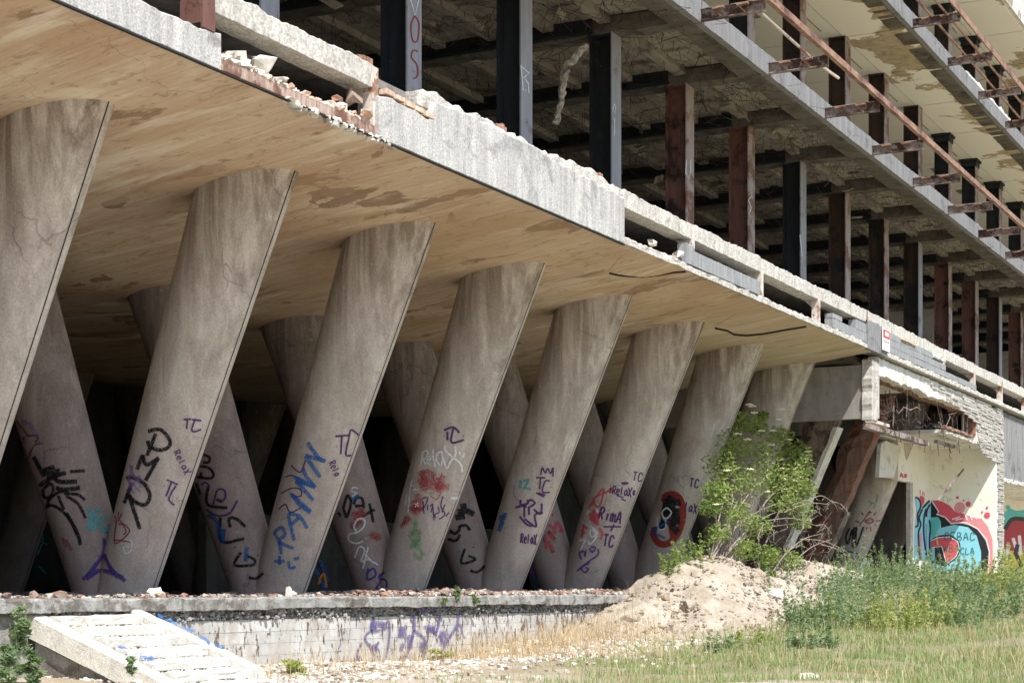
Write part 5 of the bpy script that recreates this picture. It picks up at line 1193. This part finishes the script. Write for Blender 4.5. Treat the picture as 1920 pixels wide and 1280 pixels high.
# elder shrub in front of the eighth column
eb = Vector((43.0, 14.9, .0)); el = empty('elder_shrub', 'large leafy shrub with cream flower heads and bare twigs before the last whole column', 'shrub', tuple(eb))
cl = [(1395,790,15.0,.30),(1420,800,15.0,.25),(1375,830,14.8,.4),(1405,850,14.7,.5),(1440,840,14.9,.4),(1465,815,15.0,.3),(1350,870,14.6,.4),(1380,900,14.6,.5),(1420,900,14.5,.5),(1345,920,14.5,.35),(1450,880,14.5,.4),(1490,850,14.5,.4),(1500,880,14.3,.4),(1480,905,14.3,.45),(1510,915,14.3,.3),(1465,940,14.3,.4),(1500,950,14.2,.35),(1380,960,14.4,.35),(1345,1000,14.5,.3),(1420,985,14.4,.35),(1400,1030,14.4,.3),(1500,980,14.2,.25),(1330,950,14.6,.25),(1440,1040,14.3,.3),(1480,1050,14.0,.3),(1430,760+20,15.1,.15),(1475,772,15.1,.12)]
cen = [tuple(onY(a, b, Y)) for a, b, Y, r in cl]; rad = [r*1.15 for *_, r in cl]
leaves('foliage', cen, np.array(rad)[:,None]*np.array([[1.1,1,.8]]), 8800, .038, M['leaf_elder'], el, eb, 3.0)
m = MB(); roots = [(1330,1066),(1345,1070),(1362,1070),(1385,1075),(1420,1080)]
for k, (a, b, Y, r) in enumerate(cl[:24]):
    q = roots[k % 5]; p0 = onY(q[0], q[1], 14.9); p1 = onY(a, b, Y); mid = (p0*.45+p1*.55)+Vector((R.gauss(0, .2), 0, .25+R.uniform(0, .3)))*1.0
    m.tube(spl([p0, p0*.7+mid*.3+Vector((0, 0, .2)), mid, p1], 5), .028, .006, 5)
m.build('stem', M['twig'], el)
m = MB()
for (a, b, c_, d) in ((1560,940,1595,968),(1520,935,1560,940),(1500,1010,1590,1035),(1540,1020,1610,1060),(1470,1040,1540,1000),(1480,1060,1560,1010),(1440,975,1530,985),(1500,1000,1530,960),(1420,1010,1440,980),(1540,1010,1545,980),(1470,960,1555,945),(1530,985,1560,1000),(1450,1070,1500,1020)):
    p0, p1 = onY(a, b, 14.1), onY(c_, d, 13.9); m.tube(spl([p0, (p0+p1)/2+Vector((0, 0, .12)), p1], 6), .016, .006, 4)
    for q in range(7):
        t = R.random(); s = p0.lerp(p1, t); m.tube([s, s+Vector((R.gauss(0, .12), R.gauss(0, .1), R.gauss(.05, .12)))], .008, .003, 3)
for q in range(90):
    p = onY(R.uniform(1430, 1560), R.uniform(940, 1060), R.uniform(13.9, 14.5)); d = Vector((R.gauss(0, .25), R.gauss(0, .15), R.gauss(0, .22))); m.tube([p, p+d*.5+Vector((0, 0, .03)), p+d], .007, .003, 3)
tag(m.build('dead_twigs', M['twig'], el), kind='stuff')
for a, b in ((1404,757),(1414,772),(1383,812),(1428,806),(1450,806),(1460,785),(1465,766),(1402,822),(1446,832),(1363,880),(1406,878),(1344,944),(1366,925),(1440,920),(1468,877),(1478,927),(1497,875),(1499,893),(1467,896),(1489,900),(1502,907),(1476,915),(1410,760),(1479,823),(1509,860)):
    p = onY(a, b, 14.35); fm = MB()
    for q in range(26):
        t = R.random()*6.28; r = R.random()**.5*.11; fm.chunk((p.x+r*math.cos(t), p.y+r*math.sin(t)*.8, p.z+R.uniform(-.012, .012)-r*.2), .016, (1,1,.5))
    fm.build('flower_head', M['flower'], el)
# bushy weeds on the bank
def bush(px, py, w_, h, n, mat, label, size=.024, hgap=None, Y=None):
    d = ray(px, py); t = 20
    while t < 90 and (d*t).z > ztop((d*t).x, (d*t).y): t += .15
    p = d*t
    if Y: p = onY(px, py, Y); p.z = ztop(p.x, p.y)
    o = empty('weed_bush', label, 'weed', tuple(p), 'leafy weeds on the bank'); k = max(8, int(w_*40)); h = h*1.08 if h > .45 else h; n = int(n*1.25)
    m = MB(); cen = []; rad = []
    for _ in range(k):
        bx, by = p.x+R.gauss(0, w_*.5), p.y+R.gauss(0, w_*.32); bz = ztop(bx, by)-.03; hh = h*R.choice([.6, .8, 1.1, 1.5])*R.uniform(.7, 1.15)
        lx, ly = R.gauss(0, .10)*h/.5, R.gauss(0, .10)*h/.5; m.tube([(bx, by, bz), (bx+lx*.4, by+ly*.4, bz+hh*.55), (bx+lx, by+ly, bz+hh)], .004, .002, 3)
        for q in range(5):
            f = (q+.7)/5; cen.append((bx+lx*f, by+ly*f, bz+hh*f)); rad.append([.085-.012*q, .085-.012*q, hh*.10])
    leaves('foliage', cen, np.array(rad), n, size, mat, o, p, 3.4, -.35)
    tag(m.build('stems', M['leaf_weed'], o), kind='stuff'); return o
W1, W2 = M['leaf_weed'], M['leaf_weed2']
for a in ((1590,1115,1.3,.7,2600,W1,'wide grey-green weed clump on the near edge of the bank beside the dirt'), (1640,1095,1.4,.7,3000,W1,'grey-green weed clump below the column with the eye'), (1700,1090,1.4,.7,3000,W1,'dense weed clump before the dark doorway'),
          (1760,1085,1.3,.8,3000,W1,'tall weed clump in front of the mural\'s blue letters'), (1735,1120,1.6,.6,3000,W1,'low spreading weed clump in the middle of the bank'), (1805,1110,1.4,.6,2800,W1,'weed clump below the pink ring of the mural'),
          (1860,1095,1.2,.7,2600,W2,'yellow-green weed clump at the foot of the stone pier'), (1905,1090,1.3,.8,2600,W2,'yellow-green weed clump at the right edge of the picture below the niche'), (1880,1140,1.4,.55,2600,W1,'grey-green weed clump under the one at the stone pier'),
          (1540,1150,1.2,.5,2600,W1,'leftmost grey-green weed clump, lapping over the mound'), (1500,1165,.8,.35,1500,W1,'small weed clump left at the mound foot'), (1600,1160,1.4,.5,2800,W1,'weed clump in front of the wide one beside the dirt'),
          (1680,1170,1.3,.55,2600,W2,'bright yellow-green feathery weed in the middle foreground'), (1740,1160,1.0,.5,2000,W2,'bright yellow-green weed right of the feathery one'), (1800,1160,1.2,.45,2200,W1,'low grey-green weed clump in the right foreground'),
          (1350,1205,.6,.25,700,W1,'small tuft at the bottom edge of the dirt mound'), (1420,1190,.5,.2,500,W2,'tiny yellow-green tuft on the dirt slope'), (1520,1200,.8,.3,1300,W1,'low tuft in the grass below the leftmost clump'),
          (1280,1085,.7,.45,1300,M['leaf_elder'],'fresh green weed growing between the prohibition sign column and the mound'), (1430,1078,.6,.35,900,M['leaf_elder'],'fresh green sprouts on the crest between mound and shrub')):
    px, py, w_, h, n, mt, lb = a; bush(px, py+14, w_, h, n, mt, lb, Y=14.6 if py < 1086 and px < 1450 else None)
# young plant and weeds at the left edge
def weed(px, py, Y, h, w_, n, label, mat=W1, z=None):
    p = onY(px, py, Y); o = empty('young_weed', label, 'weed', tuple(p), 'weeds beside the stair and on the kerb')
    k = 9; cen = [(p.x+R.gauss(0, w_*.35), p.y+R.gauss(0, w_*.35), p.z+h*(q+.5)/k) for q in range(k)]
    leaves('foliage', cen, np.array([[w_*.5*(1-.05*q), w_*.5, h/k*.9] for q in range(k)]), n, .028, mat, o, p, 3.2, -.2)
    m = MB(); m.tube([tuple(p), (p.x+.02, p.y, p.z+h*.5), (p.x, p.y+.02, p.z+h)], .006, .002, 4)
    for c_ in cen: m.tube([(p.x, p.y, c_[2]-.05), c_], .003, .002, 3)
    m.build('stem', M['leaf_weed'], o)
weed(30, 1285, 14.6, .75, .22, 900, 'feathery green weed at the bottom left corner'); weed(62, 1290, 14.3, .45, .16, 700, 'lower feathery weed beside the one in the bottom left corner'); weed(8, 1275, 14.4, .4, .2, 700, 'green weed cut off by the left edge of the picture')
weed(35, 1190, 15.45, .35, .12, 400, 'thin dark plant growing against the wall left of the stair'); weed(857, 1122, 15.48, .22, .08, 160, 'upright sprig rising from the kerb above the purple scrawl'); weed(889, 1131, 15.46, .16, .1, 160, 'small sprig right of the upright one on the kerb'); weed(833, 1129, 15.46, .08, .1, 90, 'tiny tuft left of the upright sprig on the kerb')
weed(246, 1262, 13.6, .2, .07, 90, 'sprig in the side of the stair'); weed(560, 1270, 14.4, .25, .3, 500, 'leafy weed at the right of the stair foot', W2); weed(820, 1245, 14.6, .25, .25, 500, 'leafy weed in the rubble under the scrawl', W2); weed(870, 1272, 14.0, .28, .25, 500, 'leafy weed at the bottom edge right of the scrawl', W2); weed(1215, 1106, 15.7, .12, .2, 200, 'tiny tuft at the foot of the prohibition sign column')
# black hose in the grass
p = [onY(a, b, 12.9) for a, b in ((1090,1232),(1096,1250),(1108,1262),(1122,1276))]; m = MB(); m.tube(spl(p, 5), .022, n=6); tag(_build(m, 'hose', M['wire']), 'short black hose end sticking out of the grass below the mound', 'hose')
# fallen clapboard piece leaning by the tenth column
a, b, c_, d = [onY(x, y, 14.3) for x, y in ((1606,1082),(1624,1044),(1634,1052),(1616,1088))]
m = MB(); m.v = [tuple(q) for q in (a, b, c_, d)]+[(q.x+.02, q.y+.04, q.z) for q in (a, b, c_, d)]; m.f = [(0,1,2,3),(7,6,5,4),(0,4,5,1),(1,5,6,2),(2,6,7,3),(3,7,4,0)]
tag(_build(m, 'leaning_board', M['slab_edge']), 'pale grey board leaning in the weeds under the column with the eye', 'board')
